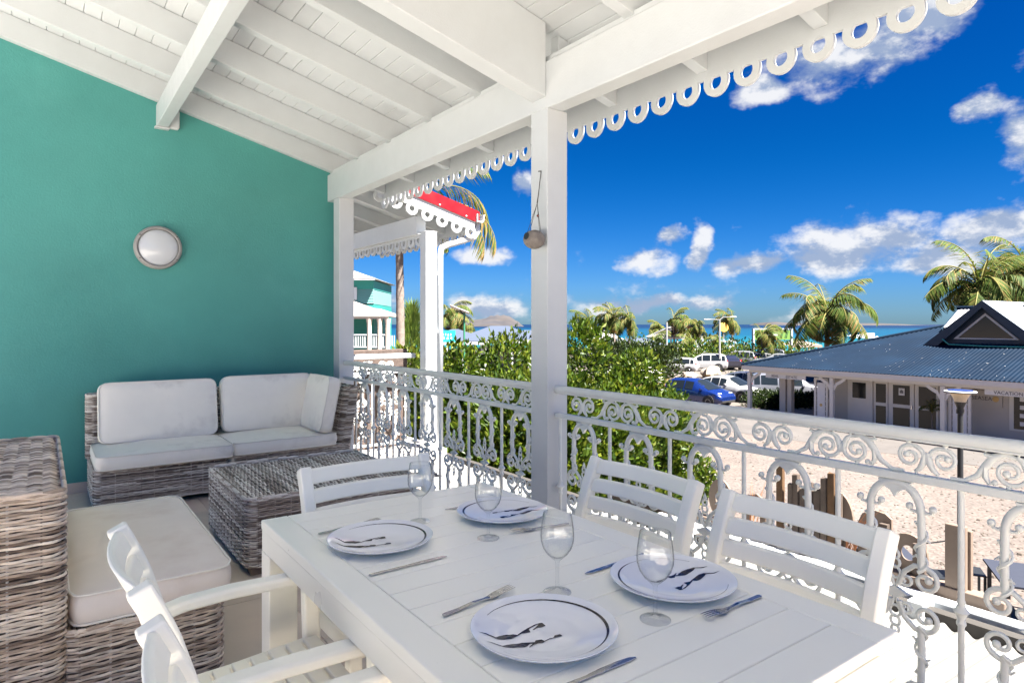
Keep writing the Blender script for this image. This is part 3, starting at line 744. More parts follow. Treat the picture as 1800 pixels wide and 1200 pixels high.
# lounge chair at the left
t=thing('wicker_lounge_chair','large warm-toned woven lounge chair with a low back, facing the railing','armchair',(.15,3.4,0))
wicker_box(t,'woven_base',.055,.575,2.72,4.02,.03,.30,.05,.0112,.046,31,warm=1,top=True,along='y',rad=.0060)
wicker_box(t,'woven_back',-.42,.062,2.70,4.05,.03,.80,.05,.0112,.046,32,warm=1,top=True,rad=.0060)
for (x,y) in ((-.35,2.78),(.51,2.78),(-.35,3.96),(.51,3.96)): part('foot',M().box((x-.03,y-.03,0),(x+.03,y+.03,.05)),WICKDARK,t)
cushion('seat_cushion','thick beige seat cushion on the warm-toned wicker lounge chair',.54,1.30,.135,flatm(.345,3.38,.308,0),33,fab=FABRIC2,puff=.02)

# ------------------------------------------------------------------ dining table
TX0,TX1,TY0,TY1,TZ=.58,1.452,.625,2.205,.74
t=thing('dining_table','long white slatted dining table laid for four','table',((TX0+TX1)/2,(TY0+TY1)/2,0))
bd=.085
for (a,b) in (((TX0,TY0),(TX0+bd,TY1)),((TX1-bd,TY0),(TX1,TY1))): part('edge_board',M().box((*a,TZ-.03),(*b,TZ)),TABLEW,t,bevel=.004,seg=3)
n=16; pw=(TY1-TY0)/n
pm=M().box((TX0+bd+.0012,-pw/2+.0011,-.026),(TX1-bd-.0012,pw/2-.0011,0)).mesh('tabletop_plank',TABLEW)
for i in range(n):
    o=link('tabletop_plank',pm,t,loc=(0,TY0+(i+.5)*pw,TZ-.0008)); bev(o,.0016,1)
for (a,b) in (((TX0+.002,TY0+.002),(TX0+.03,TY1-.002)),((TX1-.03,TY0+.002),(TX1-.002,TY1-.002)),((TX0+.03,TY0+.002),(TX1-.03,TY0+.03)),((TX0+.03,TY1-.03),(TX1-.03,TY1-.002))):
    part('apron',M().box((*a,TZ-.098),(*b,TZ-.0305)),TABLEW,t,bevel=.003)
for x in (TX0+.001,TX1-.091):
    for y in (TY0+.001,TY1-.091): part('leg',M().box((x,y,0),(x+.09,y+.09,TZ-.0985)),TABLEW,t,bevel=.004)

# ------------------------------------------------------------------ armchairs
BP=[(-.215,0),(-.185,.22),(-.165,.40),(-.170,.52),(-.192,.64),(-.228,.755),(-.262,.83),(-.278,.862)]
def bx(z):
    for i in range(len(BP)-1):
        if BP[i][1]<=z<=BP[i+1][1]:
            q=(z-BP[i][1])/(BP[i+1][1]-BP[i][1]); return BP[i][0]+(BP[i+1][0]-BP[i][0])*q
    return BP[-1][0]
def make_chair():
    t=thing('armchair','','chair',group='white slatted armchairs round the dining table')
    def strip(ys0,ys1,pts,thick,wf=lambda k:1):
        m=M(); i0=0
        for k,(x,z) in enumerate(pts):
            a=pts[max(k-1,0)]; b=pts[min(k+1,len(pts)-1)]; tx,tz=b[0]-a[0],b[1]-a[1]; l=math.hypot(tx,tz); nx_,nz=tz/l,-tx/l
            h=thick/2*wf(k)
            for (s,y) in ((-1,ys0),(-1,ys1),(1,ys1),(1,ys0)): m.v.append((x+s*nx_*h,y,z+s*nz*h))
        K=len(pts)
        for k in range(K-1):
            for q in range(4): m.f.append((k*4+q,k*4+(q+1)%4,k*4+4+(q+1)%4,k*4+4+q))
        m.f.append((3,2,1,0)); m.f.append(tuple(4*(K-1)+q for q in range(4))); return m
    fine=[(bx(z),z) for z in [i*.862/22 for i in range(23)]]
    for s in (1,-1):
        part('back_leg',strip(s*.235-.021,s*.235+.021,fine,.048),CHAIRW,t,smooth=True,bevel=.006,angle=35)
        part('front_leg',strip(s*.245-.020,s*.245+.020,[(.255,0),(.238,.2),(.228,.42),(.222,.612)],.045),CHAIRW,t,smooth=True,bevel=.006,angle=35)
        arm=[(-.185,.607),(-.12,.622),(.0,.627),(.12,.624),(.21,.622),(.262,.612)]
        part('armrest',strip(s*.250-.028,s*.250+.028,arm,.030),CHAIRW,t,smooth=True,bevel=.008,angle=35)
        part('seat_rail',strip(s*.228-.016,s*.228+.016,[(-.168,.395),(.0,.400),(.15,.412),(.225,.418)],.055),CHAIRW,t,smooth=True,bevel=.005,angle=35)
    for k in range(8):
        x=-.135+k*.0495; part('seat_slat',M().box((x-.021,-.213,.418+.00045*k*7),(x+.021,.213,.434+.00045*k*7)),CHAIRW,t,bevel=.004)
    part('front_rail',M().box((.20,-.226,.385),(.222,.226,.412)),CHAIRW,t,bevel=.004)
    # back slats, bowed
    for (za,zb) in ((.808,.858),(.744,.792),(.681,.729),(.618,.666),(.555,.603),(.492,.540)):
        m=M(); n=10
        def fn(zc,side,u):
            return (bx(zc)-.030*(1-(2*u-1)**2)+side*.009,(u-.5)*.432,zc)
        for i in range(n+1):
            u=i/n
            for (zc,sd_) in ((za,-1),(za,1),(zb,1),(zb,-1)): m.v.append(fn(zc,sd_,u))
        for i in range(n):
            for q in range(4): m.f.append((i*4+q,i*4+(q+1)%4,i*4+4+(q+1)%4,i*4+4+q))
        m.f.append((3,2,1,0)); m.f.append(tuple(4*n+q for q in range(4)))
        part('back_slat',m,CHAIRW,t,smooth=True,bevel=.006,angle=35)
    return t
ch=make_chair()
G='white slatted armchairs round the dining table'
place(ch,True,(.43,1.70,0),0,'white slatted armchair nearer the wicker lounge chair, its arms under the table edge',G)
place(ch,False,(.43,1.045,0),R(1),'white slatted armchair on the house side with its back nearest the house wall',G)
place(ch,False,(1.475,1.615,0),PI,'white slatted armchair with its back to the railing, next to the coconut post',G)
place(ch,False,(1.455,1.012,0),PI-R(2),'white slatted armchair with its back to the railing, farther from the coconut post',G)
place(ch,False,(.99,2.045,0),-PI/2-R(1),'white slatted armchair at the table end with its back to the wicker ottoman',G)
# ------------------------------------------------------------------ place settings
plate_prof=[(.001,.004),(.072,.004),(.080,.006),(.100,.009),(.118,.013),(.138,.019),(.149,.022),(.1515,.0235),(.1525,.0225),(.150,.0195),(.138,.015),(.118,.009),(.095,.003),(.075,0),(.001,0)]
PLM=M().lathe(plate_prof[::-1],64,caps=False).mesh('dish',CERAM,True,70)
def arc_mesh():
    m=M(); n=70; rows=[]
    for i in range(n+1):
        q=i/n; an=R(120-285*q); wd=.0062*math.sin(min(1,q/.62)*PI*.5)**.9*(1 if q<.55 else max(.12,1-(q-.55)/.22)); wd=max(wd,.0007)
        for r_ in (.1305-wd/2,.1305+wd/2):
            z=.013+(r_-.118)/.02*.006+.0007; m.v.append((r_*math.cos(an),r_*math.sin(an),z))
    for i in range(n): m.f.append((2*i+1,2*i,2*i+2,2*i+3)[::-1])
    return m.mesh('rim_arc',MOTIF)
F1=[(-.1245,.0615),(-.1097,.0546),(-.098,.0367),(-.0886,.0392),(-.069,.0403),(-.056,.0366),(-.0502,.0291),(-.0346,.0348),(-.0172,.0396),(.0049,.0439),(.0193,.0438),(.0247,.0415),(.0222,.0263),(.0102,.0263),(.0034,.0297),(-.0083,.0267),(-.0113,.0288),(.0017,.0335),(.0098,.0378),(.0151,.0416),(-.0079,.0379),(-.0166,.0341),(-.0209,.0224),(-.0285,.0245),(-.0393,.0284),(-.0532,.025),(-.0706,.0225),(-.0877,.0232),(-.0993,.0284),(-.103,.0357),(-.1118,.0514)]
F2=[(-.1314,.0218),(-.1209,.0155),(-.1093,-.0017),(-.0971,.0005),(-.0825,-.0002),(-.0625,-.0028),(-.0501,-.01),(-.04,-.0159),(-.034,-.011),(-.0222,-.0149),(-.0207,-.023),(-.0041,-.021),(.0023,-.0232),(.0106,-.0173),(.0227,-.0198),(.0223,-.0282),(.0101,-.0265),(.0018,-.0252),(-.0084,-.0235),(-.0216,-.0256),(-.0275,-.0273),(-.0358,-.0235),(-.0468,-.0233),(-.0627,-.0266),(-.058,-.0233),(-.0468,-.0188),(-.0522,-.0157),(-.0623,-.0202),(-.0751,-.0198),(-.0934,-.0154),(-.109,-.0072),(-.1144,.0002),(-.1227,.0128)]
def plz(x,y):
    r_=math.hypot(x,y); pr=plate_prof[:8]
    for i in range(7):
        if pr[i][0]<=r_<=pr[i+1][0]: return pr[i][1]+(pr[i+1][1]-pr[i][1])*(r_-pr[i][0])/(pr[i+1][0]-pr[i][0])
    return .02
def motif(F):
    me=bpy.data.meshes.new('swimmer_motif'); from mathutils.geometry import tessellate_polygon
    vv=[Vector((x,y-.004,0)) for x,y in F]; tris=tessellate_polygon([vv]); V=list(vv); T=[tuple(a) for a in tris]
    for _ in range(2):
        T2=[]; mid={}
        def mp(a,b):
            k_=(min(a,b),max(a,b))
            if k_ not in mid: mid[k_]=len(V); V.append((V[a]+V[b])/2)
            return mid[k_]
        for (a,b,c) in T:
            ab,bc,ca_=mp(a,b),mp(b,c),mp(c,a); T2+=[(a,ab,ca_),(ab,b,bc),(ca_,bc,c),(ab,bc,ca_)]
        T=T2
    out=[(p.x,p.y,plz(p.x,p.y)+.0009) for p in V]
    T=[t_ if (V[t_[1]]-V[t_[0]]).cross(V[t_[2]]-V[t_[0]]).z>0 else t_[::-1] for t_ in T]
    me.from_pydata(out,[],T); me.materials.append(MOTIF); return me
ARCM=arc_mesh(); MO1=motif(F1); MO2=motif(F2)
PLATES=[(.802,1.765,-8,'white dinner plate with dark swimmer figures on the lounge chair side, by the far glass'),
        (1.249,1.781,174,'white dinner plate with dark swimmer figures close to the coconut post'),
        (.838,1.045,0,'white dinner plate with dark swimmer figures, a wine glass right behind its rim'),
        (1.256,1.062,186,'white dinner plate with dark swimmer figures by the railing chair, half behind a wine glass')]
for (x,y,rot,lab) in PLATES:
    t=thing('dinner_plate',lab,'plate',(x,y,TZ),R(rot),'dinner plates')
    for nme,me in (('dish',PLM),('rim_arc',ARCM),('figure_motif',MO1),('figure_motif',MO2)):
        o=link(nme,me,t); o.matrix_parent_inverse=Matrix()
gp=[(.0335,0),(.0335,.0012),(.029,.0028),(.014,.0050),(.0065,.0075),(.0045,.013),(.0041,.04),(.0042,.068),(.0060,.076),(.014,.0825),(.025,.092),(.0345,.106),(.0395,.122),(.0405,.136),(.039,.155),(.0362,.175),(.0335,.190)]
inn=[(.0328,.190),(.0354,.175),(.0382,.155),(.0396,.136),(.0386,.122),(.0336,.107),(.0242,.0935),(.013,.0845),(.001,.0825)]
GLM=M().lathe([(.001,0)]+gp+inn,40,caps=False).mesh('wine_glass',GLASS,True,80)
for (x,y,lab) in [(.995,1.885,'wine glass closest to the chair at the table end'),(1.083,1.618,'wine glass in front of the plate near the coconut post'),(.998,1.194,'wine glass standing behind the near house-side plate'),(1.078,.959,'wine glass in front of the plate beside the railing chair')]:
    tag(link('wine_glass',GLM,None,loc=(x,y,TZ)),'clear stemmed '+lab,'glass','wine glasses')
def knife_mesh():
    out=[(-.115,-.0052),(-.118,0),(-.115,.0052),(-.06,.0058),(-.012,.0045),(.0,.0072),(.03,.0095),(.075,.0100),(.100,.0070),(.113,.0005),(.112,-.004),(.09,-.0056),(.0,-.0052),(-.06,-.0056)]
    m=M().prism(out,lambda a,b:(a,b,.0008),lambda a,b:(a,b*.9,.0034 if a<-.01 else .0026)); me=m.mesh('knife',STEEL); return me
def fork_mesh():
    m=M()
    def z(x): return .003+.010*max(0,(x-.02)/.08)**1.2*(1-.35*max(0,(x-.07)/.04)) if x>.02 else .003+.006*max(0,math.sin((x+.03)/.05*PI))*(1 if -.03<x<.02 else 0)
    hs=[(-.105,.0035),(-.10,.0062),(-.06,.0056),(-.02,.0038),(.015,.0034),(.028,.0075),(.04,.0108),(.055,.0115)]
    for i in range(len(hs)-1):
        (a,wa),(b,wb)=hs[i],hs[i+1]
        m.hexa([(a,-wa,z(a)-.0012),(b,-wb,z(b)-.0012),(b,wb,z(b)-.0012),(a,wa,z(a)-.0012),(a,-wa,z(a)+.0012),(b,-wb,z(b)+.0012),(b,wb,z(b)+.0012),(a,wa,z(a)+.0012)])
    for k in range(4):
        y=-.0098+k*.00653
        m.tube([(.054,y,z(.054)),(.075,y,z(.075)),(.092,y,z(.092)),(.103,y,z(.103))],[.0017,.0016,.0014,.0006],6)
    return m.mesh('fork',STEEL,True,40)
KM=knife_mesh(); FM=fork_mesh()
CUT=[('knife',.79,1.553,1,'steel table knife between the two house-side plates'),('fork',.785,1.952,4,'steel fork half hidden beyond the house-side plate at the chair end'),
 ('knife',1.238,1.945,178,'steel knife mostly hidden beyond the plate near the coconut post'),('fork',1.262,1.593,171,'steel fork beside the plate near the coconut post'),
 ('fork',.815,1.253,7,'steel fork lying behind the near house-side plate'),('knife',1.240,1.243,183,'bluish steel knife partly under the edge of the railing-side plate'),
 ('fork',1.262,.893,180,'steel fork on the railing side in front of the slatted table corner'),('knife',.81,.872,-1,'steel knife at the near edge of the near house-side plate')]
for (k,x,y,rot,lab) in CUT:
    o=link(k,KM if k=='knife' else FM,None,loc=(x,y,TZ+(.0002)),rot=(0,0,R(rot)))
    if k=='knife': bev(o,.0012,2)
    tag(o,lab,k,'cutlery on the dining table')
# ------------------------------------------------------------------ white corrugated awning below the railing, with the sign backs along its edge
AW=thing('corrugated_awning','white corrugated metal awning roof just below the balcony railing','awning',(3.4,2,-.35))
def corr(x0,x1,y0,y1,z0,z1,pitch=.105,amp=.016,per=8):
    m=M(); ny=int((y1-y0)/pitch*per)
    def fn(u,v):
        y=y0+(y1-y0)*v; return (x0+(x1-x0)*u,y,z0+(z1-z0)*u+amp*math.cos(2*PI*y/pitch))
    return m.grid(fn,3,ny)
ya=-6.0
while ya<8.5:
    part('roof_sheet',corr(2.63,4.22,ya,ya+.945*1.0,-.27+.002*(int(ya*10)%2),-.36+.002*(int(ya*10)%2)),GALV,AW,smooth=True,angle=180); ya+=.945
part('edge_beam',M().box((4.225,-6,-.50),(4.30,8.3,-.30)),mat('dark_steel_beam',(.05,.045,.04),.7),AW)
part('gutter_rail',M().box((4.36,-6,-.36),(4.46,3.9,-.285)),WHITE,AW,bevel=.01)
for y in (3.4,1.72,.1,-1.6): part('bracket',M().box((4.20,y-.045,-.47),(4.36,y+.045,-.27)),WHITE,AW,bevel=.006)
post_z=GZ
for y in (-5.5,-2,3.6,8): part('support_post',M().box((4.22,y-.05,GZ),(4.32,y+.05,-.5)),WHITE,AW)
sg=thing('wooden_roof_sign','brown plywood letter shapes seen from behind on a beam above the awning edge','sign',(4.55,2.4,-.28))
part('base_beam',M().box((4.48,1.36,-.31),(4.58,4.6,-.225)),PLY,sg,bevel=.006)
part('upright_post',M().box((4.49,1.56,-.225),(4.53,1.67,.16)),PLY,sg,bevel=.004)
part('upright_post',M().box((4.535,1.545,-.225),(4.57,1.59,.13)),PLY,sg,bevel=.004)
random.seed(12)
for (y,zt,w_,mt) in [(2.78,.335,.055,RUST),(2.70,.20,.03,WOOD),(2.655,.275,.05,WOOD),(2.60,.185,.04,WOOD),(2.55,.24,.05,WOOD),(2.495,.195,.04,WOOD),(2.44,.29,.045,WOOD),(2.385,.335,.055,RUST),(2.335,.20,.04,WOOD)]:
    part('driftwood_slat',M().hexa([(4.50,y-w_/2,-.225),(4.53,y-w_/2,-.225),(4.53,y+w_/2,-.225),(4.50,y+w_/2,-.225),(4.50+random.uniform(-.01,.01),y-w_/2+random.uniform(-.01,.01),zt),(4.53,y-w_/2,zt+random.uniform(-.01,.01)),(4.53,y+w_/2,zt),(4.50,y+w_/2,zt-.01)]),mt,sg,bevel=.003)
def ringpoly(cy_,cz_,ry,rz_,hole,n=26):
    m=M()
    for q in range(n):
        a=2*PI*q/n; c,s=math.cos(a),math.sin(a)
        m.v+=[(4.54,cy_+ry*c,cz_+rz_*s),(4.562,cy_+ry*c,cz_+rz_*s),(4.562,cy_+ry*hole*c,cz_+rz_*hole*s),(4.54,cy_+ry*hole*c,cz_+rz_*hole*s)]
    for q in range(n):
        a=q*4; b=((q+1)%n)*4
        for k in range(4): m.f.append((a+k,a+(k+1)%4,b+(k+1)%4,b+k))
    return m
part('letter_panel',ringpoly(2.36,.0,.11,.20,.38),PLY,sg)
part('letter_panel',ringpoly(1.90,-.10,.115,.125,.40),PLY,sg)
part('letter_panel',ringpoly(3.34,-.06,.11,.16,.45),PLY,sg)
m=M().prism([(2.22,-.22),(2.22,.02),(2.19,.09),(2.12,.13),(2.04,.12),(2.0,.09),(2.0,-.22),(2.07,-.22),(2.07,.0),(2.15,.0),(2.15,-.22)],lambda a,b:(4.54,a,b),lambda a,b:(4.562,a,b)); part('letter_panel',m,PLY,sg)
m=M().prism([(3.10,-.22),(3.10,.02),(3.0,.05),(2.92,-.0),(2.92,-.22),(2.97,-.22),(2.97,-.03),(3.05,-.03),(3.05,-.22)],lambda a,b:(4.54,a,b),lambda a,b:(4.562,a,b)); part('letter_panel',m,PLY,sg)
m=M().prism([(1.86,-.22),(1.86,-.02),(1.79,-.02),(1.79,-.22)],lambda a,b:(4.51,a,b),lambda a,b:(4.538,a,b)); part('letter_brace',m,WOOD,sg)
m=M().prism([(2.06,-.22),(2.06,.06),(2.01,.06),(2.01,-.22)],lambda a,b:(4.50,a,b),lambda a,b:(4.538,a,b)); part('letter_brace',m,WOOD,sg)
# dried orange grass tuft
rng=random.Random(4); m=M()
for (yy,n) in ((2.26,26),(3.02,9)):
    for i in range(n):
        b=Vector((4.52+rng.uniform(-.02,.02),yy+rng.uniform(-.03,.03),-.22)); l=rng.uniform(.18,.40); dr=Vector((rng.uniform(-.3,.3),rng.uniform(-.9,.3),0))
        m.tube([b,b+UP*l*.6+dr*l*.25,b+UP*l*.95+dr*l*.75],[.0025,.002,.0008],4)
tag(part('dry_grass_tuft',m,mat('dry_orange_grass',(.42,.17,.07),.9),kind='stuff'),'tuft of dry orange grass among the sign boards','grass')
# cafe tables and chairs down on the gravel
def cafe_set(px,py,lab,rot):
    p=atz(px,py,GZ+.73); t=thing('cafe_table','dark slate café table on the gravel '+lab,'table',(p.x,p.y,GZ),R(rot),'café tables on the gravel')
    for nme,m_ in (('table_top',M().box((-.6,-.4,.70),(.6,.4,.73))),('leg',M().box((-.55,-.35,0),(-.50,-.30,.70))),('leg',M().box((.50,-.35,0),(.55,-.30,.70))),('leg',M().box((-.55,.30,0),(-.50,.35,.70))),('leg',M().box((.50,.30,0),(.55,.35,.70)))):
        o=part(nme,m_,DARKTABLE if nme=='table_top' else BLACK,t); o.matrix_parent_inverse=Matrix()
    return p
def cafe_chair(p,rot,lab):
    t=thing('cafe_chair','black slatted café chair '+lab,'chair',(p.x,p.y,GZ),R(rot),'café chairs on the gravel')
    L=[('seat',M().box((-.22,-.22,.43),(.22,.22,.45)))]
    for (x,y) in ((-.2,-.2),(.2,-.2),(-.2,.2),(.2,.2)): L.append(('leg',M().box((x-.018,y-.018,0),(x+.018,y+.018,.43 if x>0 else .86))))
    for z in (.55,.64,.73,.82): L.append(('back_slat',M().box((-.215,-.2,z-.025),(-.20,.2,z+.025))))
    for nme,m_ in L:
        o=part(nme,m_,BLACK,t); o.matrix_parent_inverse=Matrix()
p=cafe_set(1560,975,'under the round sign letter',40); cafe_chair(p+RT*.85-FW*.1,130,'beside the table under the round sign letter')
p=cafe_set(1800,1010,'to the right of the sign post',30); cafe_chair(p-RT*.2+FW*.95,-60,'behind the table to the right of the sign post')
# chain barrier rope
m=M(); a=atz(1478,915,GZ+.75); b=atz(1690,945,GZ+.75)
m.tube([a+(b-a)*(i/12)-UP*.25*math.sin(PI*i/12) for i in range(13)],.012,5)
for q in (a,b): m.tube([q-UP*.78,q+UP*.05],.03,6)
tag(part('rope_barrier',m,BLACK),'thin dark rope barrier on posts across the gravel','barrier')

# ------------------------------------------------------------------ neighbouring balcony beyond the teal wall
NB=thing('neighbour_balcony','white neighbouring balcony with red sheet-metal roof edge and ring trim','balcony',(3.4,7.5,0))
NY=6.42
part('floor_slab',M().box((2.62,6.62,-.22),(3.66,12,-.005)),mat('pale_balcony_concrete',(.6,.56,.52),.8),NB)
part('floor_slab',M().box((2.66,6.30,-.22),(3.66,6.615,-.005)),mat('pale_balcony_concrete',(.6,.56,.52),.8),NB)
part('post',M().box((3.44,6.38,-.005),(3.58,6.52,2.42)),WHITE,NB,bevel=.005)
part('post',M().box((3.44,9.4,-.005),(3.58,9.54,2.42)),WHITE,NB,bevel=.005)
NE=4.10
def nz(x): return 2.715+.262*(4.13-x)-.03     # top line of the red cap
part('eaves_beam',M().box((3.40,6.53,2.39),(3.52,12,2.60)),WHITE,NB,bevel=.006)
part('roof_sheet',M().hexa([(2.5,NY-.03,nz(2.5)),(NE+.06,NY-.03,nz(NE+.06)),(NE+.06,12,nz(NE+.06)),(2.5,12,nz(2.5)),(2.5,NY-.03,nz(2.5)+.02),(NE+.06,NY-.03,nz(NE+.06)+.02),(NE+.06,12,nz(NE+.06)+.02),(2.5,12,nz(2.5)+.02)]),RED,NB)
part('red_rake_cap',M().hexa([(2.5,NY-.035,nz(2.5)-.115),(NE+.05,NY-.035,nz(NE+.05)-.115),(NE+.05,NY-.02,nz(NE+.05)-.115),(2.5,NY-.02,nz(2.5)-.115),(2.5,NY-.035,nz(2.5)+.022),(NE+.05,NY-.035,nz(NE+.05)+.022),(NE+.05,NY-.02,nz(NE+.05)+.022),(2.5,NY-.02,nz(2.5)+.022)]),RED,NB)
for x in (3.62,3.97): part('rivet',M().lathe([(.011,0),(.008,.006),(.001,.008)],8).xf(Matrix.Rotation(PI/2,4,'X')),WHITE,NB,loc=(x,NY-.035,nz(x)-.095))
for i in range(11):
    x=NE-i*.115
    part('soffit_board',M().hexa([(x-.112,NY,nz(x-.112)-.03),(x,NY,nz(x)-.03),(x,12,nz(x)-.03),(x-.112,12,nz(x-.112)-.03),(x-.112,NY,nz(x-.112)-.012),(x,NY,nz(x)-.012),(x,12,nz(x)-.012),(x-.112,12,nz(x-.112)-.012)]),BOARD,NB)
for y in (7.1,7.8,8.5,9.2,9.9,10.6,11.3): part('rafter',M().hexa([(2.5,y-.03,nz(2.5)-.19),(NE,y-.03,nz(NE)-.19),(NE,y+.03,nz(NE)-.19),(2.5,y+.03,nz(2.5)-.19),(2.5,y-.03,nz(2.5)-.031),(NE,y-.03,nz(NE)-.031),(NE,y+.03,nz(NE)-.031),(2.5,y+.03,nz(2.5)-.031)]),WHITE,NB)
part('rake_board',M().hexa([(2.5,NY-.018,nz(2.5)-.225),(NE,NY-.018,nz(NE)-.225),(NE,NY-.0005,nz(NE)-.225),(2.5,NY-.0005,nz(2.5)-.225),(2.5,NY-.018,nz(2.5)-.035),(NE,NY-.018,nz(NE)-.035),(NE,NY-.0005,nz(NE)-.035),(2.5,NY-.018+.0175,nz(2.5)-.035)]),WHITE,NB)
rm2=ring_mesh(.072,.034,.022)
for i in range(8):
    x=NE-.06-i*.1895; link('trim_ring',rm2,NB,loc=(x,NY+.002,nz(x)-.255),rot=(0,0,-PI/2))
y=6.6
while y<9: link('trim_ring',rm2,NB,loc=(NE-.022,y,nz(NE)-.255)); link('trim_ring',rm2,NB,loc=(3.458,y,2.335)); y+=.18
part('trim_board',M().box((NE-.02,6.43,nz(NE)-.235),(NE-.002,12,nz(NE)-.04)),WHITE,NB); part('trim_board',M().box((3.46,6.54,2.36),(3.478,12,2.3895)),WHITE,NB)
gp_=[(0,0),(.02,-.005),(.085,-.005),(.10,.03),(.10,.07),(.115,.085),(.105,.09),(.09,.085),(.09,.03),(.075,.008),(.012,.008),(.012,.09),(0,.09)]
part('gutter',M().prism(gp_,lambda a,b:(NE+.002+a,NY-.06,nz(NE)-.115+b),lambda a,b:(NE+.002+a,12,nz(NE)-.115+b)),WHITE,NB)
part('downpipe',M().tube([(NE+.06,NY+.03,nz(NE)-.11),(NE+.06,NY+.03,nz(NE)-.22),(NE+.02,NY+.03,nz(NE)-.29),(3.78,NY+.05,nz(NE)-.40),(3.69,NY+.05,nz(NE)-.44),(3.67,NY+.05,nz(NE)-.53),(3.67,NY+.05,-.1)],.036,14),WHITE,NB,smooth=True,angle=180)
for z in (1.3,1.95): part('pipe_clip',M().box((3.575,NY+.03,z-.012),(3.69,NY+.07,z+.012)),WHITE,NB)
# return railing of the neighbour
NRL=thing('return_railing','white return railing on the neighbouring balcony beside the red roofed bay','railing',(3.0,6.5,0))
part('handrail',M().box((2.45,6.62,1.0),(3.44,6.67,1.055)),WHITE,NRL,bevel=.012); part('middle_rail',M().box((2.45,6.63,.84),(3.44,6.66,.862)),WHITE,NRL); part('bottom_rail',M().box((2.45,6.63,.05),(3.44,6.66,.07)),WHITE,NRL)
for x in (2.72,3.12): link('arch_ornament',ARCH,NRL,loc=(x,6.645,0),rot=(0,0,PI/2))
for x in (2.92,3.32): link('baluster',BAL,NRL,loc=(x,6.645,0))
link('scroll_ornament',FRI,NRL,loc=(2.80,6.645,0),rot=(0,0,-PI/2))
tag(part('woven_screen',M().box((2.50,6.75,0),(3.40,6.79,1.10)),BROWNSCREEN,bevel=.01),'dark brown woven screen behind the white return railing','screen')

# ------------------------------------------------------------------ the estate-agent building with the blue roof
OF=thing('office_building','single-storey taupe office with wide blue corrugated hip roof and navy gable','building',tuple(W(8,4,0)))
TS=.30; EW=2.55
def corr_patch(fn,nu,nv): return M().grid(fn,nu,nv)
UL=17; RV=6.6
def roofp(u,v):  # main slope facing the yard: corrugation runs up the slope
    return W(u,v,EW+TS*v)
m=M(); nu=17*7*5; i0=0; per=.145
for i in range(nu+1):
    u=UL*i/nu; vmax=min(RV,u) ; dz=.016*math.cos(2*PI*u/per)
    for v in (0,vmax*.5,vmax): q=W(u,v,EW+TS*v+dz+.02); m.v.append(tuple(q))
for i in range(nu):
    for k in range(2): m.f.append((i*3+k,i*3+k+1,i*3+3+k+1,i*3+3+k))
part('main_roof_slope',m,BLUEROOF,OF,smooth=True,angle=180)
m=M(); nv=90
for i in range(nv+1):   # hip end slope
    v=13.2*i/nv; um=min(v,13.2-v); dz=.016*math.cos(2*PI*v/per)
    for u in (0,um): m.v.append(tuple(W(u,v,EW+TS*u+dz+.02)))
for i in range(nv): m.f.append((i*2,i*2+1,i*2+3,i*2+2))
part('hip_end_slope',m,BLUEROOF,OF,smooth=True,angle=180)
part('hip_cap',M().tube([W(0,0,EW+.05),W(RV,RV,EW+TS*RV+.05)],.07,6),BLUEROOF,OF,smooth=True)
part('back_roof_slope',M().quad(W(RV,RV,EW+TS*RV),W(UL,RV,EW+TS*RV),W(UL,13.2,EW),W(0,13.2,EW)),BLUEROOF,OF)
def ob(u0,u1,v0,v1,w0,w1):
    return M().hexa([W(u0,v0,w0),W(u1,v0,w0),W(u1,v1,w0),W(u0,v1,w0),W(u0,v0,w1),W(u1,v0,w1),W(u1,v1,w1),W(u0,v1,w1)])
part('fascia',ob(.02,UL,.02,.08,EW-.20,EW-.0),TRIM,OF); part('fascia',ob(.02,.08,.085,13,EW-.20,EW),TRIM,OF)
part('veranda_beam',ob(.25,UL,.28,.40,EW-.33,EW-.205),TRIM,OF)
part('porch_ceiling',ob(.1,UL,.1,13,EW-.05,EW-.012),TRIM,OF)
for u in (.24,4.48,8.91,13.3):
    part('porch_post',ob(u-.08,u+.08,.26,.42,0,EW-.335),TRIM,OF)
    for s in (1,-1):
        if u<1 and s<0: continue
        part('post_bracket',M().prism([(.08,0),(.08,-.75),(.16,-.70),(.30,-.42),(.52,-.30),(.80,-.10),(.82,0),(.66,0),(.46,-.13),(.24,-.25),(.16,-.42)],lambda a,b:W(u+s*a*.75,.31,EW-.335+b*.75),lambda a,b:W(u+s*a*.75,.37,EW-.335+b*.75)),TRIM,OF)
WV=1.6
# walls
part('wall',ob(3.85,16,WV,WV+.15,0,EW-.051),TAUPE,OF); part('wall',ob(3.85,4.0,WV+.151,12,0,EW-.051),TAUPE,OF)
part('porch_slab',ob(0,UL,.1,12,0,.10),mat('porch_concrete',(.33,.30,.28),.9),OF)
part('inner_column',ob(1.62,1.84,WV-.25,WV,0,EW-.051),TAUPE,OF); part('inner_column',ob(1.2,1.52,WV-.25,WV,0,EW-.051),TAUPE,OF)
part('ground_floor_block',ob(4.01,16,WV+.16,12,0,EW-.06),TAUPE,OF)
def door(u0,u1,w0,w1,panes,name='door'):
    d_=part(name,ob(u0,u1,WV-.05,WV-.001,w0,w1),TRIM,OF)
    for (a,b,c,e) in panes: part('pane',ob(u0+(u1-u0)*a,u0+(u1-u0)*b,WV-.058,WV-.0505,w0+(w1-w0)*c,w0+(w1-w0)*e),DARKGLASS,d_)
door(4.50,5.60,.1,2.12,[(.2,.74,.60,.94)])
door(5.68,6.24,.1,2.12,[(.12,.88,.06,.48),(.12,.88,.55,.95)],'side_light')
door(6.28,7.30,.1,2.12,[(.18,.84,.05,.48),(.18,.84,.55,.95)])
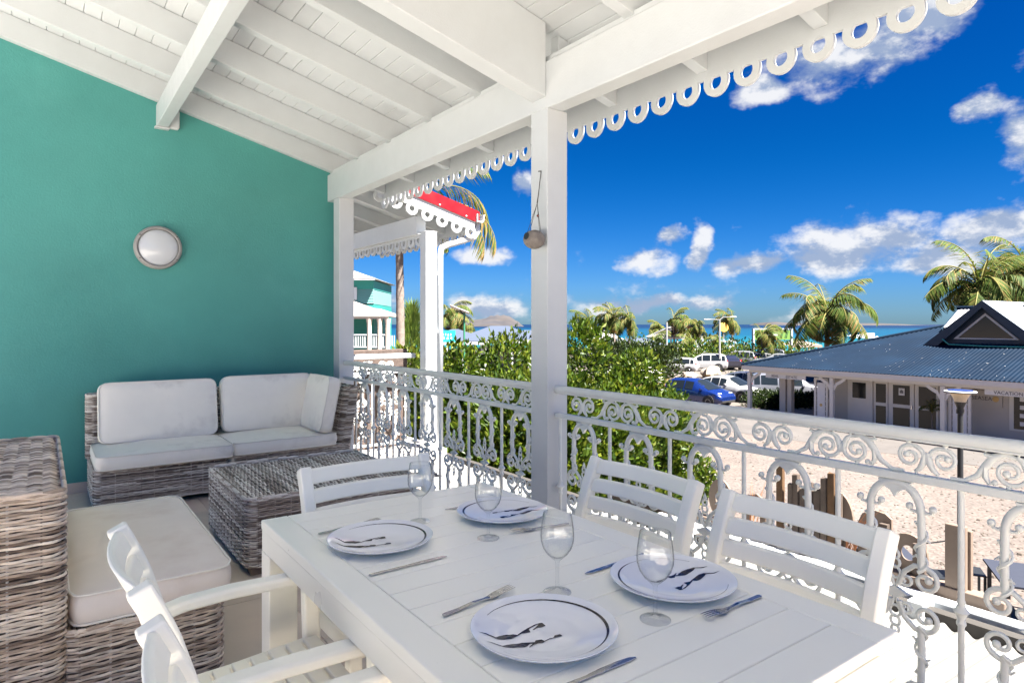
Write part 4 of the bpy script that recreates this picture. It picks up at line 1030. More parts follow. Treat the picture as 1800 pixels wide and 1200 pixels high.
door(7.34,8.22,.1,2.12,[(.16,.9,.05,.48),(.16,.9,.55,.95)])
part('door_handle',ob(7.20,7.24,WV-.10,WV-.052,1.05,1.2),STEEL,OF)
door(10.62,13.0,.65,2.05,[(.06,.96,.05,.95)],'shop_window')
for k in range(4): part('blind_slat',ob(10.95,12.8,WV-.064,WV-.0585,.85+k*.30,1.0+k*.30),SIGNW,OF)
def ofsign(name,label,u0,u1,v,w0,w1,body,size,txtcol=SIGNTXT,mt=SIGNW,shift=0):
    t=thing(name,label,'sign',tuple(W((u0+u1)/2,v,w0)))
    part('board',ob(u0,u1,v-.02,v+.02,w0,w1),mt,t)
    if body:
        me=text_mesh(body,size,txtcol); c_=W((u0+u1)/2+shift,v-.026,(w0+w1)/2); rot=Matrix((OE,UP,-OV)).transposed().to_euler()
        o=link('lettering',me,t,loc=tuple(c_),rot=rot)
    return t
ofsign('hanging_sign','white hanging sign reading VACATION under the office eaves',10.28,12.0,.36,2.02,2.21,'VACATION',.175,shift=-.13)
t=ofsign('hanging_sign','white hanging sign reading REAL ESTATE at the open porch corner',1.14,3.21,.36,2.02,2.21,'REAL',.175,shift=-.52)
c_=W(2.175+.33,.334,2.115); link('lettering',text_mesh('ESTATE',.175,SIGNTXT),t,loc=tuple(c_),rot=Matrix((OE,UP,-OV)).transposed().to_euler())
t=ofsign('wall_sign','beige wall sign reading SEASEA with a gold shell on the office wall',9.32,10.40,WV-.045,1.45,2.06,'SEASEA',.21,shift=-.12,mt=TAUPE)
c_=W(10.2,WV-.075,1.76); part('shell_emblem',M().lathe([(.001,0),(.10,.004),(.11,.012),(.001,.02)],14).xf(Matrix((OE,UP,-OV)).transposed().to_4x4()),GOLD,t,loc=tuple(c_))
t=ofsign('notice_poster','small white notice taped on the office door glass',6.72,6.95,WV-.085,1.60,1.90,None,.1); c_=W(6.835,WV-.107,1.75)
part('print',M().prism([(-.07,-.06),(.07,-.06),(.07,.02),(.02,.08),(-.02,.08),(-.07,.02)],lambda a,b:c_+OE*a+UP*b,lambda a,b:c_+OE*a+UP*b-OV*.004),SIGNTXT,t)
def frame_panel(u0,u1,lab):
    t=thing('panel_display','white framed display panel '+lab,'display',tuple(W(u0,.6,0)))
    part('frame_post',ob(u0,u0+.09,.55,.64,.1,2.16),TRIM,t); part('frame_post',ob(u1-.09,u1,.55,.64,.1,2.16),TRIM,t); part('frame_bar',ob(u0+.09,u1-.09,.55,.64,2.07,2.16),TRIM,t)
    part('panel',ob(u0+.14,u1-.14,.57,.60,.3,1.95),SIGNW,t)
    c_=W((u0+u1)/2,.565,.95); part('shell_emblem',M().lathe([(.001,0),(.07,.003),(.001,.012)],12).xf(Matrix((OE,UP,-OV)).transposed().to_4x4()),GOLD,t,loc=tuple(c_))
    for k in range(7):
        for uu in (u0+.115,u1-.115): part('lacing_eye',ob(uu-.015,uu+.015,.565,.60,.45+k*.22,.49+k*.22),SIGNW,t)
frame_panel(3.50,4.15,'on the office porch near the parked silver cars'); frame_panel(9.0,9.75,'on the office porch behind the solar lamp')
# dormer gable facing the yard
DV=4.0; du0,du1,da=7.05,10.85,8.95; db=EW+TS*DV; dh=5.50
part('gable_face',M().prism([(du0-.2,db-.05),(du1+.2,db-.05),(da,dh)],lambda a,b:W(a,DV,b),lambda a,b:W(a,DV+.12,b)),NAVY,OF)
def tri_frame(s0,s1,cu,cw_):
    m=M(); A=[(du0,db),(du1,db),(da,dh)]
    P=lambda s:[(cu+(a-cu)*s,cw_+(b-cw_)*s) for a,b in A]
    o_,i_=P(s0),P(s1)
    for k in range(3):
        k2=(k+1)%3; m.prism([o_[k],o_[k2],i_[k2],i_[k]],lambda a,b:W(a,DV-.05,b),lambda a,b:W(a,DV-.002,b))
    return m,i_
mf,ip=tri_frame(.62,.53,8.95,db+.55)
part('gable_window_frame',mf,TRIM,OF); part('gable_window_pane',M().prism(ip,lambda a,b:W(a,DV-.02,b),lambda a,b:W(a,DV-.003,b)),DARKGLASS,OF)
def slope(a,b,name,mt,rev=False):   # corrugated dormer roof slopes: a=(u,w) eave, b=(u,w) ridge; runs inward
    m=M(); n=150
    for i in range(n+1):
        v=DV-.35+5.2*i/n; dz=.014*math.cos(2*PI*v/per)
        m.v.append(tuple(W(a[0],v,a[1]+dz))); m.v.append(tuple(W(b[0],v,b[1]+dz)))
    for i in range(n): m.f.append((i*2,i*2+1,i*2+3,i*2+2))
    part(name,m,mt,OF,smooth=True,angle=180)
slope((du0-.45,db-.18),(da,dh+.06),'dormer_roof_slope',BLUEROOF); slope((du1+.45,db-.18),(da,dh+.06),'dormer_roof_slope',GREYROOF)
for a in ((du0-.5,db-.22),(du1+.5,db-.22)): part('barge_board',M().prism([(a[0],a[1]),(da,dh+.07),(da,dh-.22),(a[0]+(.6 if a[0]<da else -.6),a[1])],lambda p,q:W(p,DV-.38,q),lambda p,q:W(p,DV-.33,q)),NAVY,OF)
# raised ridge roof behind
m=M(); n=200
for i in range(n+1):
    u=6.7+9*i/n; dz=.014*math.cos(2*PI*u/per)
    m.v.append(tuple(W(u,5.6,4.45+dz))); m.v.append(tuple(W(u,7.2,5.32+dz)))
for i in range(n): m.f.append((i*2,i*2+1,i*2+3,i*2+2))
part('raised_roof_slope',m,mat('sunlit_grey_sheet',(.60,.60,.62),.35,var=.05),OF,smooth=True,angle=180)  # sun sheen on this slope is put into its paler grey
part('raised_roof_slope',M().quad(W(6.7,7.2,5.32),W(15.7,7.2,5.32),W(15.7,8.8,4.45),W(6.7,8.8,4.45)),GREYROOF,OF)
part('raised_gable_end',M().prism([(5.6,4.0),(8.8,4.0),(8.8,4.4),(7.2,5.28),(5.6,4.4)],lambda a,b:W(6.85,a,b),lambda a,b:W(6.95,a,b)),NAVY,OF)
part('ridge_cap',M().tube([W(6.6,7.2,5.35),W(15.8,7.2,5.35)],.09,6),BLUEROOF,OF)
part('barge_board',M().prism([(5.5,4.38),(7.2,5.32),(7.2,5.20),(5.5,4.20)],lambda a,b:W(6.62,a,b),lambda a,b:W(6.68,a,b)),NAVY,OF)
hz=M(); hz.tube([W(7.5,DV-.42,db+.20),W(7.75,DV-.42,db-.02),W(9,DV-.42,db-.06),W(12.5,DV-.42,db-.06)],.03,6)
part('green_hose',hz,mat('green_hose',(.05,.35,.25),.5),OF,smooth=True)
# bird droppings / fallen petals on the roof read as pale flecks
rng=random.Random(9); m=M()
for i in range(70):
    u=rng.uniform(2.5,13); v=rng.uniform(.1,min(u,3.6)); s=rng.uniform(.010,.022)*(1.8 if rng.random()<.08 else 1); q=roofp(u,v)+UP*.040
    m.lathe([(s,0),(.001,.008)],6,tuple(q))
part('pale_fleck',m,SIGNW,OF,kind='stuff')
# ------------------------------------------------------------------ vegetation
def frond_mesh(seed,L=2.9,droop=1.0,dry=.15,wind=0.0):
    rng=random.Random(seed); m=M(); n=16; pts=[]; x=0;z=0;ang=R(58); 
    for i in range(n+1):
        pts.append(Vector((x,wind*(i/n)**2*L*.35,z))); ang-=R(8.2)*droop*(.5+1.0*i/n); x+=L/n*math.cos(ang); z+=L/n*math.sin(ang)
    m.tube(pts,[.035*(1-.85*i/n)+.004 for i in range(n+1)],5); m.cc((.30,.27,.09))
    nl=44
    for k in range(nl):
        q=.10+.90*k/nl; i=min(int(q*n),n-1); fr=q*n-i; p=pts[i].lerp(pts[i+1],fr); t=(pts[i+1]-pts[i]).normalized()
        side=Vector((0,1,0)); upn=t.cross(side)
        ll=L*.27*(math.sin(PI*(.14+.80*q))**.7)*rng.uniform(.85,1.1)
        for s in (1,-1):
            dr=(t*.70+side*s*.78+Vector((0,0,-.28-.55*q*droop))+Vector((rng.uniform(-.1,.1),wind*.5+rng.uniform(-.1,.1),rng.uniform(-.18,.1)))).normalized()
            w_=.026; tip=p+dr*ll+Vector((0,0,-.25*ll*droop)); mid=p+dr*ll*.5
            wd=dr.cross(Vector((0,0,1))).normalized()*w_
            i0=len(m.v); m.v+=[tuple(p-wd*.5),tuple(p+wd*.5),tuple(mid+wd),tuple(mid-wd),tuple(tip)]
            m.f+=[(i0,i0+1,i0+2,i0+3),(i0+3,i0+2,i0+4)]
            yl=rng.random()
            if rng.random()<dry*(.4+q): c=(.23,.155,.05)
            elif yl<.45: c=(.048,.085,.013)
            elif yl<.8: c=(.082,.118,.019)
            else: c=(.125,.130,.028)
            f=rng.uniform(.75,1.2); m.cc((c[0]*f,c[1]*f,c[2]*f))
    return m.mesh('frond',FROND,False)
FRD=[frond_mesh(6,4.7,.92,.35),frond_mesh(8,4.2,.8,.15),frond_mesh(9,4.4,1.0,.3,.2)]
FR=[frond_mesh(1,2.9,.8,.12),frond_mesh(2,2.7,1.05,.2,.3),frond_mesh(3,2.6,1.35,.35),frond_mesh(4,2.8,.6,.06,-.25),frond_mesh(5,2.3,1.7,.8)]
def trunk(m,base,top,r0,r1,bend=(0,0)):
    pts=[];rr=[];n=26
    for i in range(n+1):
        q=i/n; p=base.lerp(top,q)+Vector((bend[0],bend[1],0))*math.sin(q*PI); pts.append(p); rr.append((r0+(r1-r0)*q**.6)*(1+.07*(i%2)))
    return m.tube(pts,rr,10)
def palm(label,top,height,scale,seed,nf=20,bend=(.3,0),wind=None,r=.16,base=None,elev=(-35,62),sky_only=None):
    rng=random.Random(seed); top=Vector(top); b=Vector((top.x+rng.uniform(-.4,.4),top.y+rng.uniform(-.4,.4),top.z-height)) if base is None else Vector(base)
    t=thing('palm_tree',label,'palm tree',tuple(b),group='coconut palms')
    part('trunk',trunk(M(),b-UP*.15,top,r*1.25,r*.8,bend),TRUNK,t,smooth=True,angle=180)
    for k in range(nf):
        q=(k+.5)/nf; az=k*2.39996+rng.uniform(-.3,.3); el=elev[1]-(elev[1]-elev[0])*q+rng.uniform(-8,8)
        fm=FR[min(4,int(q*4.2)+(1 if rng.random()<.25 else 0))] if q>.25 else FR[rng.choice((0,1,3))]
        if wind is not None:
            dv=math.atan2(math.sin(wind-az),math.cos(wind-az)); az+=dv*.42
        o=link('frond',fm,t,loc=tuple(top+UP*.05)); o.rotation_euler=Euler((rng.uniform(-.35,.35),-R(el-38),az),'XYZ'); o.scale=(scale*rng.uniform(.85,1.1),)*3
    cn=M()
    for k in range(5):
        a=k*1.3; c=top+Vector((math.cos(a)*.2,math.sin(a)*.2,-.22)); cn.lathe([(.001,-.13),(.09,-.06),(.11,.02),(.06,.11),(.001,.14)],8,tuple(c))
    part('coconut_cluster',cn,mat('green_brown_coconut',(.20,.19,.07),.6),t,smooth=True,angle=180)
    return t
wleft=math.atan2(-RT.y,-RT.x); wright=math.atan2(RT.y,RT.x)
palm('coconut palm standing alone beyond the blue office roof, fronds blown to both sides',atd(1455,552,40),5.25,1.25,2,30,(.2,.1),r=.17)
palm('tall full coconut palm behind the navy gable of the office',atd(1722,506,35),6.5,1.25,3,34,(.2,-.2))
palm('second tall coconut palm behind the office, leaning right of the gable',atd(1808,484,37),7.2,1.25,5,32,(-.2,.2))
palm('coconut palm with a long bare trunk behind the red roofed balcony',atd(701,372,24),9.0,1.0,6,22,(.02,.0),r=.16,base=(atd(705,600,24)-UP*(atd(705,600,24).z-GZ)))
pt=[o for o in COL.objects if o.get('label','').startswith('coconut palm with a long bare')][0]; tp=atd(701,372,24)
azr=math.atan2(RT.y,RT.x)
for (fm_,da_,el_,sc_) in ((FRD[0],.05,10,1.0),(FRD[0],-.22,4,.95),(FRD[2],.3,35,1.0),(FRD[1],.0,48,1.0),(FRD[1],-.3,60,.95),(FRD[2],2.2,30,.9)):
    o=link('frond',fm_,pt,loc=tuple(tp)); o.rotation_euler=Euler((0,-R(el_-38),azr+da_),'XYZ'); o.scale=(sc_,)*3
far=[(1078,560,74,.95,'bushy coconut palm over the far end of the hedge',7),(1108,566,80,1.0,'windblown coconut palm beside the bushy one by the beach',8),(1184,566,92,1.0,'coconut palm beside the beach hut near the pink kite',9),(1228,578,88,.95,'dark coconut palm between the street lamp and the pink kite',10),
 (1287,566,86,.95,'thin-trunked coconut palm just behind the street lamp',11),(1340,592,72,.8,'low yellowing palm next to the green sign',12),(1215,606,78,.7,'low coconut palm in front of the beach huts',13),(1265,604,80,.7,'small palm at the foot of the street lamp',14),
 (788,556,60,.80,'coconut palm beside the solar panel pole',15),(828,585,70,.7,'low palm under the solar panel pole',16),(1038,572,78,.9,'coconut palm half hidden by the tall flowering shrub',17),(1150,600,84,.75,'drooping palm in front of the grey canopy',18),(1160,578,100,.8,'distant palm left of the white beach hut',19)]
for (px,py,dd_,s,lab,sd_) in far:
    tp=atd(px,py,dd_); palm(lab,tp,tp.z-GZ,s*1.25,sd_,22,(.2,.1),wind=wleft if sd_%3 else wright,r=.13)
random.seed(21)
def foliage(blobs,n,size,seed,pal,flat=.35,shell=.45,lean=.25):
    """leaf-sized faces scattered through the volume of several overlapping clumps"""
    rng=random.Random(seed); m=M(); tot=sum(b[3]*b[4]*b[5] for b in blobs)
    for (cx,cy_,cz,rx,ry,rz_) in blobs:
        k=int(n*rx*ry*rz_/tot)
        for _ in range(k):
            v=Vector((rng.gauss(0,1),rng.gauss(0,1),rng.gauss(0,1))).normalized()
            rr=shell+(1-shell)*rng.random()**.5; lump=1+.30*mnoise.noise(v*2.6+Vector((cx,cy_,cz)))+.16*mnoise.noise(v*6.5+Vector((cz,cx,0)))
            p=Vector((cx+v.x*rx*rr*lump,cy_+v.y*ry*rr*lump,cz+v.z*rz_*rr*lump))
            d_=(v*.7+Vector((0,0,.75))+Vector((rng.gauss(0,.55),rng.gauss(0,.55),rng.gauss(0,.5)))).normalized()
            sd_=d_.cross(Vector((rng.gauss(0,1),rng.gauss(0,1),rng.gauss(0,1)))).normalized(); s=size*rng.choice((.55,.8,1,1.15,1.45))*rng.uniform(.85,1.15)
            up_=sd_.cross(d_)
            i0=len(m.v); a=p; b=p+d_*s
            m.v+=[tuple(a),tuple(a+d_*s*.45+sd_*s*.24+up_*s*.06),tuple(b),tuple(a+d_*s*.45-sd_*s*.24+up_*s*.06)]
            m.f+=[(i0,i0+1,i0+2),(i0,i0+2,i0+3)]
            c=pal[min(len(pal)-1,int(rng.random()**1.2*len(pal)))]; f=rng.uniform(.75,1.25); m.cc((c[0]*f,c[1]*f,c[2]*f))
    return m
GREENS=[(.026,.056,.005),(.044,.084,.006),(.066,.110,.008),(.100,.142,.011),(.15,.180,.016)]
DARKG=[(0.0105,0.0210,0.0045),(0.0165,0.0315,0.0060),(0.0255,0.0435,0.0075),(0.0390,0.0570,0.0112)]
YELG=[(0.0488,0.0825,0.0075),(0.0825,0.1200,0.0105),(0.1275,0.1500,0.0135),(0.1575,0.1575,0.0188)]
def shrub(name,label,cat,px,dist,w_,top,seed,n,size,pal,bottom=None,group=None,flowers=0,blobs=None):
    rng=random.Random(seed); c=atd(px,570,dist); base=Vector((c.x,c.y,GZ)); h=top-GZ
    t=thing(name,label,cat,tuple(base),group=group)
    B=[]; nb_=blobs or 10
    for k in range(nb_):
        a=k*2.4+rng.random(); q=(k+.5)/nb_; rr=w_*.5*math.sqrt(q)*.85; bz=GZ+h*(.30+.52*rng.random())*(1 if q<.5 else .86); sz=w_*rng.uniform(.20,.30)
        B.append((base.x+math.cos(a)*rr,base.y+math.sin(a)*rr,min(bz,top-sz*.9),sz,sz,sz*rng.uniform(.8,1.2)))
    B.append((base.x,base.y,top-w_*.2,w_*.2,w_*.2,w_*.22)); B.append((base.x,base.y,GZ+h*.35,w_*.40,w_*.40,h*.33))
    tr=M()
    for k in range(5):
        a=k*1.26+rng.random(); e=base+Vector((math.cos(a)*w_*.22,math.sin(a)*w_*.22,h*.62)); tr.tube([base-UP*.1,base+(e-base)*.5+Vector((rng.uniform(-.1,.1),rng.uniform(-.1,.1),0)),e],[.09,.06,.02],6)
    part('trunk',tr,BARK,t,smooth=True,angle=180)
    part('crown',foliage(B,n,size,seed,pal),LEAF,t,kind='stuff')
    if flowers:
        fm=M()
        for k in range(flowers):
            b=rng.choice(B); v=Vector((rng.gauss(0,1),rng.gauss(0,1),abs(rng.gauss(0,.8)))).normalized(); q=-FW*.7; v=(v+q).normalized(); p=Vector((b[0]+v.x*b[3]*1.05,b[1]+v.y*b[4]*1.05,b[2]+v.z*b[5]*1.05))
            for j in range(rng.randint(3,8)):
                o=p+Vector((rng.gauss(0,.05),rng.gauss(0,.05),rng.gauss(0,.05)))
                for e in range(5):
                    an=e*1.2566; d1=Vector((math.cos(an),math.sin(an),.35)); d2=Vector((math.cos(an+.6),math.sin(an+.6),.35)); fm.quad(o,o+d1*.025,o+(d1+d2)*.024,o+d2*.025)
        part('blossoms',fm,FLOWER,t,kind='stuff')
    return t
shrub('leafy_shrub','tall glossy green shrub between the white pipe and the coconut post','shrub',893,11.5,3.1,1.20,31,60000,.095,GREENS,blobs=14)
shrub('leafy_shrub','glossy green shrub right beside the white downpipe','shrub',806,11.0,2.0,1.02,35,30000,.095,GREENS,blobs=10)
shrub('leafy_shrub','tall bright green shrub just right of the coconut post','shrub',1022,10.5,2.4,1.40,32,50000,.095,GREENS,blobs=12)
shrub('leafy_shrub','lower white-flowering green shrub in front of the parked blue car','shrub',1120,12.0,2.5,.85,33,50000,.095,GREENS,flowers=16,blobs=14)
shrub('leafy_shrub','yellow-green shrub at the foot of the bare palm trunk','shrub',716,15,2.4,.85,34,16000,.14,YELG)
shrub('hedge_bush','dark bush at the far end of the hedge beyond the flowering shrub','bush',1128,54,6.0,-.5,36,9000,.28,DARKG)
shrub('hedge_bush','low dark bush beside the office corner post','bush',1345,36,2.2,GZ+.85,37,3500,.14,DARKG,group='office hedge')
shrub('hedge_bush','low dark bush under the hanging porch sign','bush',1385,35.5,2.2,GZ+.8,38,3500,.14,DARKG,group='office hedge')
shrub('hedge_bush','low dark bush in front of the silver car wheel','bush',1418,36,2.0,GZ+.75,39,3500,.14,DARKG,group='office hedge')
shrub('hedge_bush','small green bush on the dry verge by the street lamp','bush',1300,50,2.6,GZ+.8,40,1800,.16,GREENS)
# far hedge line in front of the beach
for i,(px,lab) in enumerate([(1060,'left of the grey canopies'),(1125,'below the drooping palm'),(1200,'behind the white estate car'),(1255,'at the foot of the lamp'),(1310,'under the white fence'),(1370,'below the green sign'),(860,'below the solar panel'),(940,'in front of the blue canopies'),(990,'beside the coconut post')]):
    shrub('beach_hedge','dense green beach hedge '+lab,'hedge',px,70+(i%3)*5,9,GZ+2.3+.3*(i%2),50+i,2600,.34,GREENS if i%2 else DARKG,group='hedges along the beach')
# feathery casuarina by the turquoise house
rng=random.Random(77); p=atd(724,600,34); t=thing('casuarina_tree','feathery green conifer-like tree behind the white pipe post','tree',(p.x,p.y,GZ))
part('trunk',M().tube([(p.x,p.y,GZ-.1),(p.x,p.y,GZ+4.0)],[.14,.04],7),BARK,t); m=M()
for k in range(2600):
    q=rng.random(); a=rng.random()*2*PI; rr=(1-q*.82)*1.35*rng.random()**.5; b=Vector((p.x+math.cos(a)*rr,p.y+math.sin(a)*rr,GZ+1.2+q*4.3)); e=b+Vector((math.cos(a)*.25,math.sin(a)*.25,rng.uniform(.25,.6)))
    sdv=Vector((-math.sin(a),math.cos(a),0))*.03; m.quad(b-sdv,b+sdv,e); c=rng.choice([(.10,.17,.03),(.15,.22,.04),(.20,.26,.05)]); m.cc(c)
part('crown',m,LEAF,t,kind='stuff')
# potted palm on the porch
p=W(8.25,.95,.1); t=thing('potted_palm','small potted palm on the office porch by the glass door','plant',tuple(p))
part('pot',M().lathe([(.14,0),(.19,.3),(.21,.32),(.18,.33),(.17,.30)],14,tuple(p)),POT,t)
part('stem',M().tube([p+UP*.25,p+UP*.95],[.03,.02],6),TRUNK,t)
for k in range(9):
    o=link('frond',FR[k%4],t,loc=tuple(p+UP*.95)); o.rotation_euler=(0,-R(10+k*4),k*2.4); o.scale=(.26,)*3

# ------------------------------------------------------------------ cars
def car_proto(kind):
    # stations: x, bottom z, belt z, roof z(or hood), half width, top half width
    if kind=='suv': L,Wd,H=4.4,.90,1.72; st=[(-2.2,.55,.85,.95,.80,.70),(-2.12,.32,.95,1.10,.88,.74),(-1.95,.28,1.0,1.55,.90,.66),(-1.6,.28,1.02,1.68,.90,.64),(-.6,.26,1.0,1.72,.90,.64),(.2,.26,.99,1.68,.90,.63),(.72,.26,.98,1.42,.90,.66),(1.15,.26,.97,1.08,.89,.76),(1.75,.28,.90,.98,.87,.74),(2.08,.30,.80,.86,.82,.68),(2.2,.42,.68,.72,.74,.62)]; wb=(-1.32,1.36); wr=.36
    elif kind=='hatch': L,Wd,H=3.9,.86,1.48; st=[(-1.95,.50,.80,.86,.76,.64),(-1.88,.30,.88,1.0,.83,.68),(-1.7,.24,.92,1.34,.86,.60),(-1.35,.22,.93,1.44,.86,.58),(-.4,.2,.91,1.48,.86,.58),(.2,.2,.90,1.42,.86,.57),(.75,.2,.89,1.16,.86,.62),(1.15,.2,.87,.94,.85,.72),(1.6,.22,.78,.84,.83,.68),(1.86,.26,.66,.72,.77,.62),(1.95,.36,.56,.60,.68,.55)]; wb=(-1.22,1.22); wr=.31
    else: L,Wd,H=4.5,.88,1.45; st=[(-2.25,.48,.85,.92,.76,.64),(-2.15,.28,.93,.98,.85,.72),(-1.75,.24,.95,1.03,.88,.72),(-1.25,.22,.94,1.30,.88,.60),(-.7,.2,.92,1.42,.88,.58),(-.1,.2,.90,1.45,.88,.58),(.35,.2,.89,1.38,.88,.58),(.95,.2,.88,1.08,.88,.66),(1.25,.2,.86,.93,.87,.74),(1.8,.22,.78,.84,.85,.70),(2.12,.26,.66,.72,.79,.64),(2.25,.36,.56,.60,.70,.56)]; wb=(-1.38,1.38); wr=.32
    return st,wb,wr
def carbuild(kind,paint):
    st,wb,wr=car_proto(kind); t=thing('parked_car','','car',group='cars parked beyond the yard')
    m=M(); sec=[]
    for (x,zb,zl,zr,hw,tw) in st:
        half=[(hw*.86,zb),(hw*.985,zb+.10),(hw,zb+(zl-zb)*.55),(hw*.97,zl),(tw+(hw*.97-tw)*.12,zl+(zr-zl)*.86),(tw*.86,zr-.012*(zr-zl)/.5),(tw*.4,zr+.012)]
        sec.append([(x,-y,z) for y,z in half]+[(x,y,z) for y,z in half[::-1]])
    K=14
    for s in sec: m.v+=s
    for i in range(len(sec)-1):
        for k in range(K-1): m.f.append((i*K+k,i*K+K+k,i*K+K+k+1,i*K+k+1))
        m.f.append((i*K+K-1,i*K+K+K-1,i*K+K,i*K))
    m.f.append(tuple(range(K))[::-1]); m.f.append(tuple((len(sec)-1)*K+k for k in range(K)))
    part('body',m,paint,t,smooth=True,angle=45)
    # glass: side windows, windscreen and rear window as separate panes just proud of the shell
    def P(i,k,fr=0): 
        a=Vector(sec[i][k]); return a if not fr else a.lerp(Vector(sec[i+1][k]),fr)
    cab=[i for i,s in enumerate(st) if s[3]-s[2]>.33]
    for sgn,(kl,kh) in ((-1,(3,4)),(1,(10,9))):
        for i in cab[:-1]:
            if st[i+1][0]-st[i][0]<.2: continue
            a,b,c,d_=P(i,kl),P(i+1,kl),P(i+1,kh),P(i,kh); ctr=(a+b+c+d_)/4; o=Vector((0,sgn*.012,.004))
            g=lambda p,f=.90:ctr+(p-ctr)*f+o
            part('side_window',M().quad(*([g(a),g(b),g(c),g(d_)] if sgn<0 else [g(d_),g(c),g(b),g(a)])),CARGLASS,t)
    def screen(i0,i1,name,o):
        a,b=P(i0,4),P(i0,9); c,d_=P(i1,9),P(i1,4); ctr=(a+b+c+d_)/4; ups=Vector((0,0,.03))
        pts=[ctr+(p-ctr)*.93+o for p in (a,b,c,d_)]; top0=(P(i0,6)+P(i0,7))/2+o; top1=(P(i1,6)+P(i1,7))/2+o
        m2=M()
        def fn(u,v):
            l=pts[0].lerp(pts[3],u); r_=pts[1].lerp(pts[2],u); p=l.lerp(r_,v); tz=top0.lerp(top1,u); p=p.copy(); e=1-(2*v-1)**2; p.z+= (tz.z-.0-p.z+.012)*e**.5; return p
        m2.grid(fn,6,8); part(name,m2,CARGLASS,t,smooth=True,angle=180)
    n=len(st)
    if kind=='suv': screen(5,7,'windscreen',Vector((.016,0,.014))); screen(1,2,'rear_window',Vector((-.02,0,.01)))
    elif kind=='hatch': screen(5,7,'windscreen',Vector((.016,0,.014))); screen(1,3,'rear_window',Vector((-.02,0,.012)))
    else: screen(6,8,'windscreen',Vector((.016,0,.014))); screen(2,4,'rear_window',Vector((-.016,0,.014)))
    hw=st[4][4]
    for x in wb:
        for s in (1,-1):
            w_=part('wheel',M().lathe([(wr*.62,-.10),(wr*.97,-.10),(wr,-.05),(wr,.05),(wr*.97,.10),(wr*.62,.10)],20).xf(Matrix.Translation((x,s*(hw-.075),wr))@Matrix.Rotation(-PI/2*s,4,'X')),RUBBER,t,smooth=True)
            rm=M().lathe([(wr*.60,.085),(wr*.55,.102),(wr*.2,.088),(.001,.092)],14).xf(Matrix.Translation((x,s*(hw-.075),wr))@Matrix.Rotation(-PI/2*s,4,'X'))
            part('rim',rm,RIM,w_,smooth=True)
            part('wheel_arch',M().lathe([(wr*1.02,-.12),(wr*1.16,-.12),(wr*1.16,.088),(wr*1.02,.088)],20,caps=False).xf(Matrix.Translation((x,s*(hw-.075),wr+.015))@Matrix.Rotation(-PI/2*s,4,'X')),RUBBER,t,smooth=True)
    f=st[-3]; b=st[1]
    for s in (1,-1):
        part('headlight',M().box((f[0]-.02,s*f[4]*.60-.14,f[2]-.10),(f[0]+.16,s*f[4]*.60+.14,f[2]+.03)),HEADL,t,bevel=.03)
        part('tail_light',M().box((b[0]-.05,s*b[4]*.84-.09,b[2]-.10),(b[0]+.10,s*b[4]*.84+.09,b[2]+.14)),TAILR,t,bevel=.02)
        part('wing_mirror',M().box((st[6][0]-.05,s*(hw+.02)-.09,.93),(st[6][0]+.08,s*(hw+.02)+.09,1.05)),paint,t,bevel=.03)
    part('front_bumper',M().box((st[-2][0]-.02,-.62,.30),(st[-1][0]+.01,.62,.42)),RUBBER,t,bevel=.03)
    return t
def paint(n,c,rough=.25): return mat('car_paint_'+n,c,rough,.15 if n!='white' else 0,var=.02,coat=.6)
PW,PB,PG,PS,PR,PK=paint('white',(.36,.36,.36)),paint('blue',(.005,.018,.11)),paint('graphite',(.09,.10,.13)),paint('silver',(.15,.155,.18)),paint('dark_navy',(.02,.022,.04)),paint('grey',(.15,.155,.165))
CARS=[('hatch',PB,1228,37.0,.62,-.78,'blue hatchback parked nearest the flowering shrub'),('sedan',PW,1280,39.5,.64,-.77,'white car parked between the blue hatchback and the graphite car'),
 ('sedan',PG,1318,43.0,.66,-.75,'graphite grey car behind the white one'),('suv',PS,1385,38.5,.96,-.28,'silver SUV parked behind the office corner posts'),('suv',PS,1452,40.5,.96,-.28,'second silver SUV half hidden behind the office display panel'),
 ('suv',PW,1238,64.0,-.96,.28,'white SUV on the far lot beside the street lamp'),('sedan',PR,1281,66.5,.12,.99,'dark navy car with red tail lamps on the far lot'),('suv',PK,1292,71.0,-.90,.44,'grey estate SUV on the far lot behind the dark car'),
 ('hatch',PW,1190,61.0,-.9,.44,'small white hatchback half hidden by the shrub on the far lot'),('sedan',PK,1365,70.0,-.95,.31,'grey saloon on the far lot below the green sign'),
 ('sedan',PW,1334,72.0,-.95,.31,'white saloon on the far lot above the blue roof edge'),('suv',PR,1345,77.0,-.95,.31,'dark van on the far lot behind the white saloon')]
for (kind,pt,px,dist,hr,hf,lab) in CARS:
    c=carbuild(kind,pt); p=atd(px,570,dist); h=RT*hr+FW*hf
    c.location=(p.x,p.y,GZ+.012); c.rotation_euler=(0,0,math.atan2(h.y,h.x)); c['label']=lab
    sc=1
# ------------------------------------------------------------------ street furniture and beach buildings
b=atz(1265,653,GZ); t=thing('street_lamp','tall grey double-arm street lamp on the dry grass verge','street lamp',tuple(b))
hh=4.0+ (atd(1265,562,b.dot(FW)).z-GZ) -4.0
part('pole',M().tube([b-UP*.1,b+UP*hh],[.11,.07],10),mat('galvanised_pole',(.38,.38,.38),.5,.3),t,smooth=True)
a1=b+UP*hh+RT*1.0+UP*.28-FW*.3; a2=b+UP*hh-RT*.9+UP*.05+FW*.4
part('lamp_arm',M().tube([b+UP*hh,b+UP*(hh+.25)+RT*.35,a1],.04,7),MATS['galvanised_pole'],t); part('lamp_arm',M().tube([b+UP*hh,a2],.04,7),MATS['galvanised_pole'],t)
for a,s in ((a1,1),(a2,-1)): part('lamp_head',M().bar(a-RT*.1*s,a+RT*.5*s,.22,.09),SIGNW,t,bevel=.03)
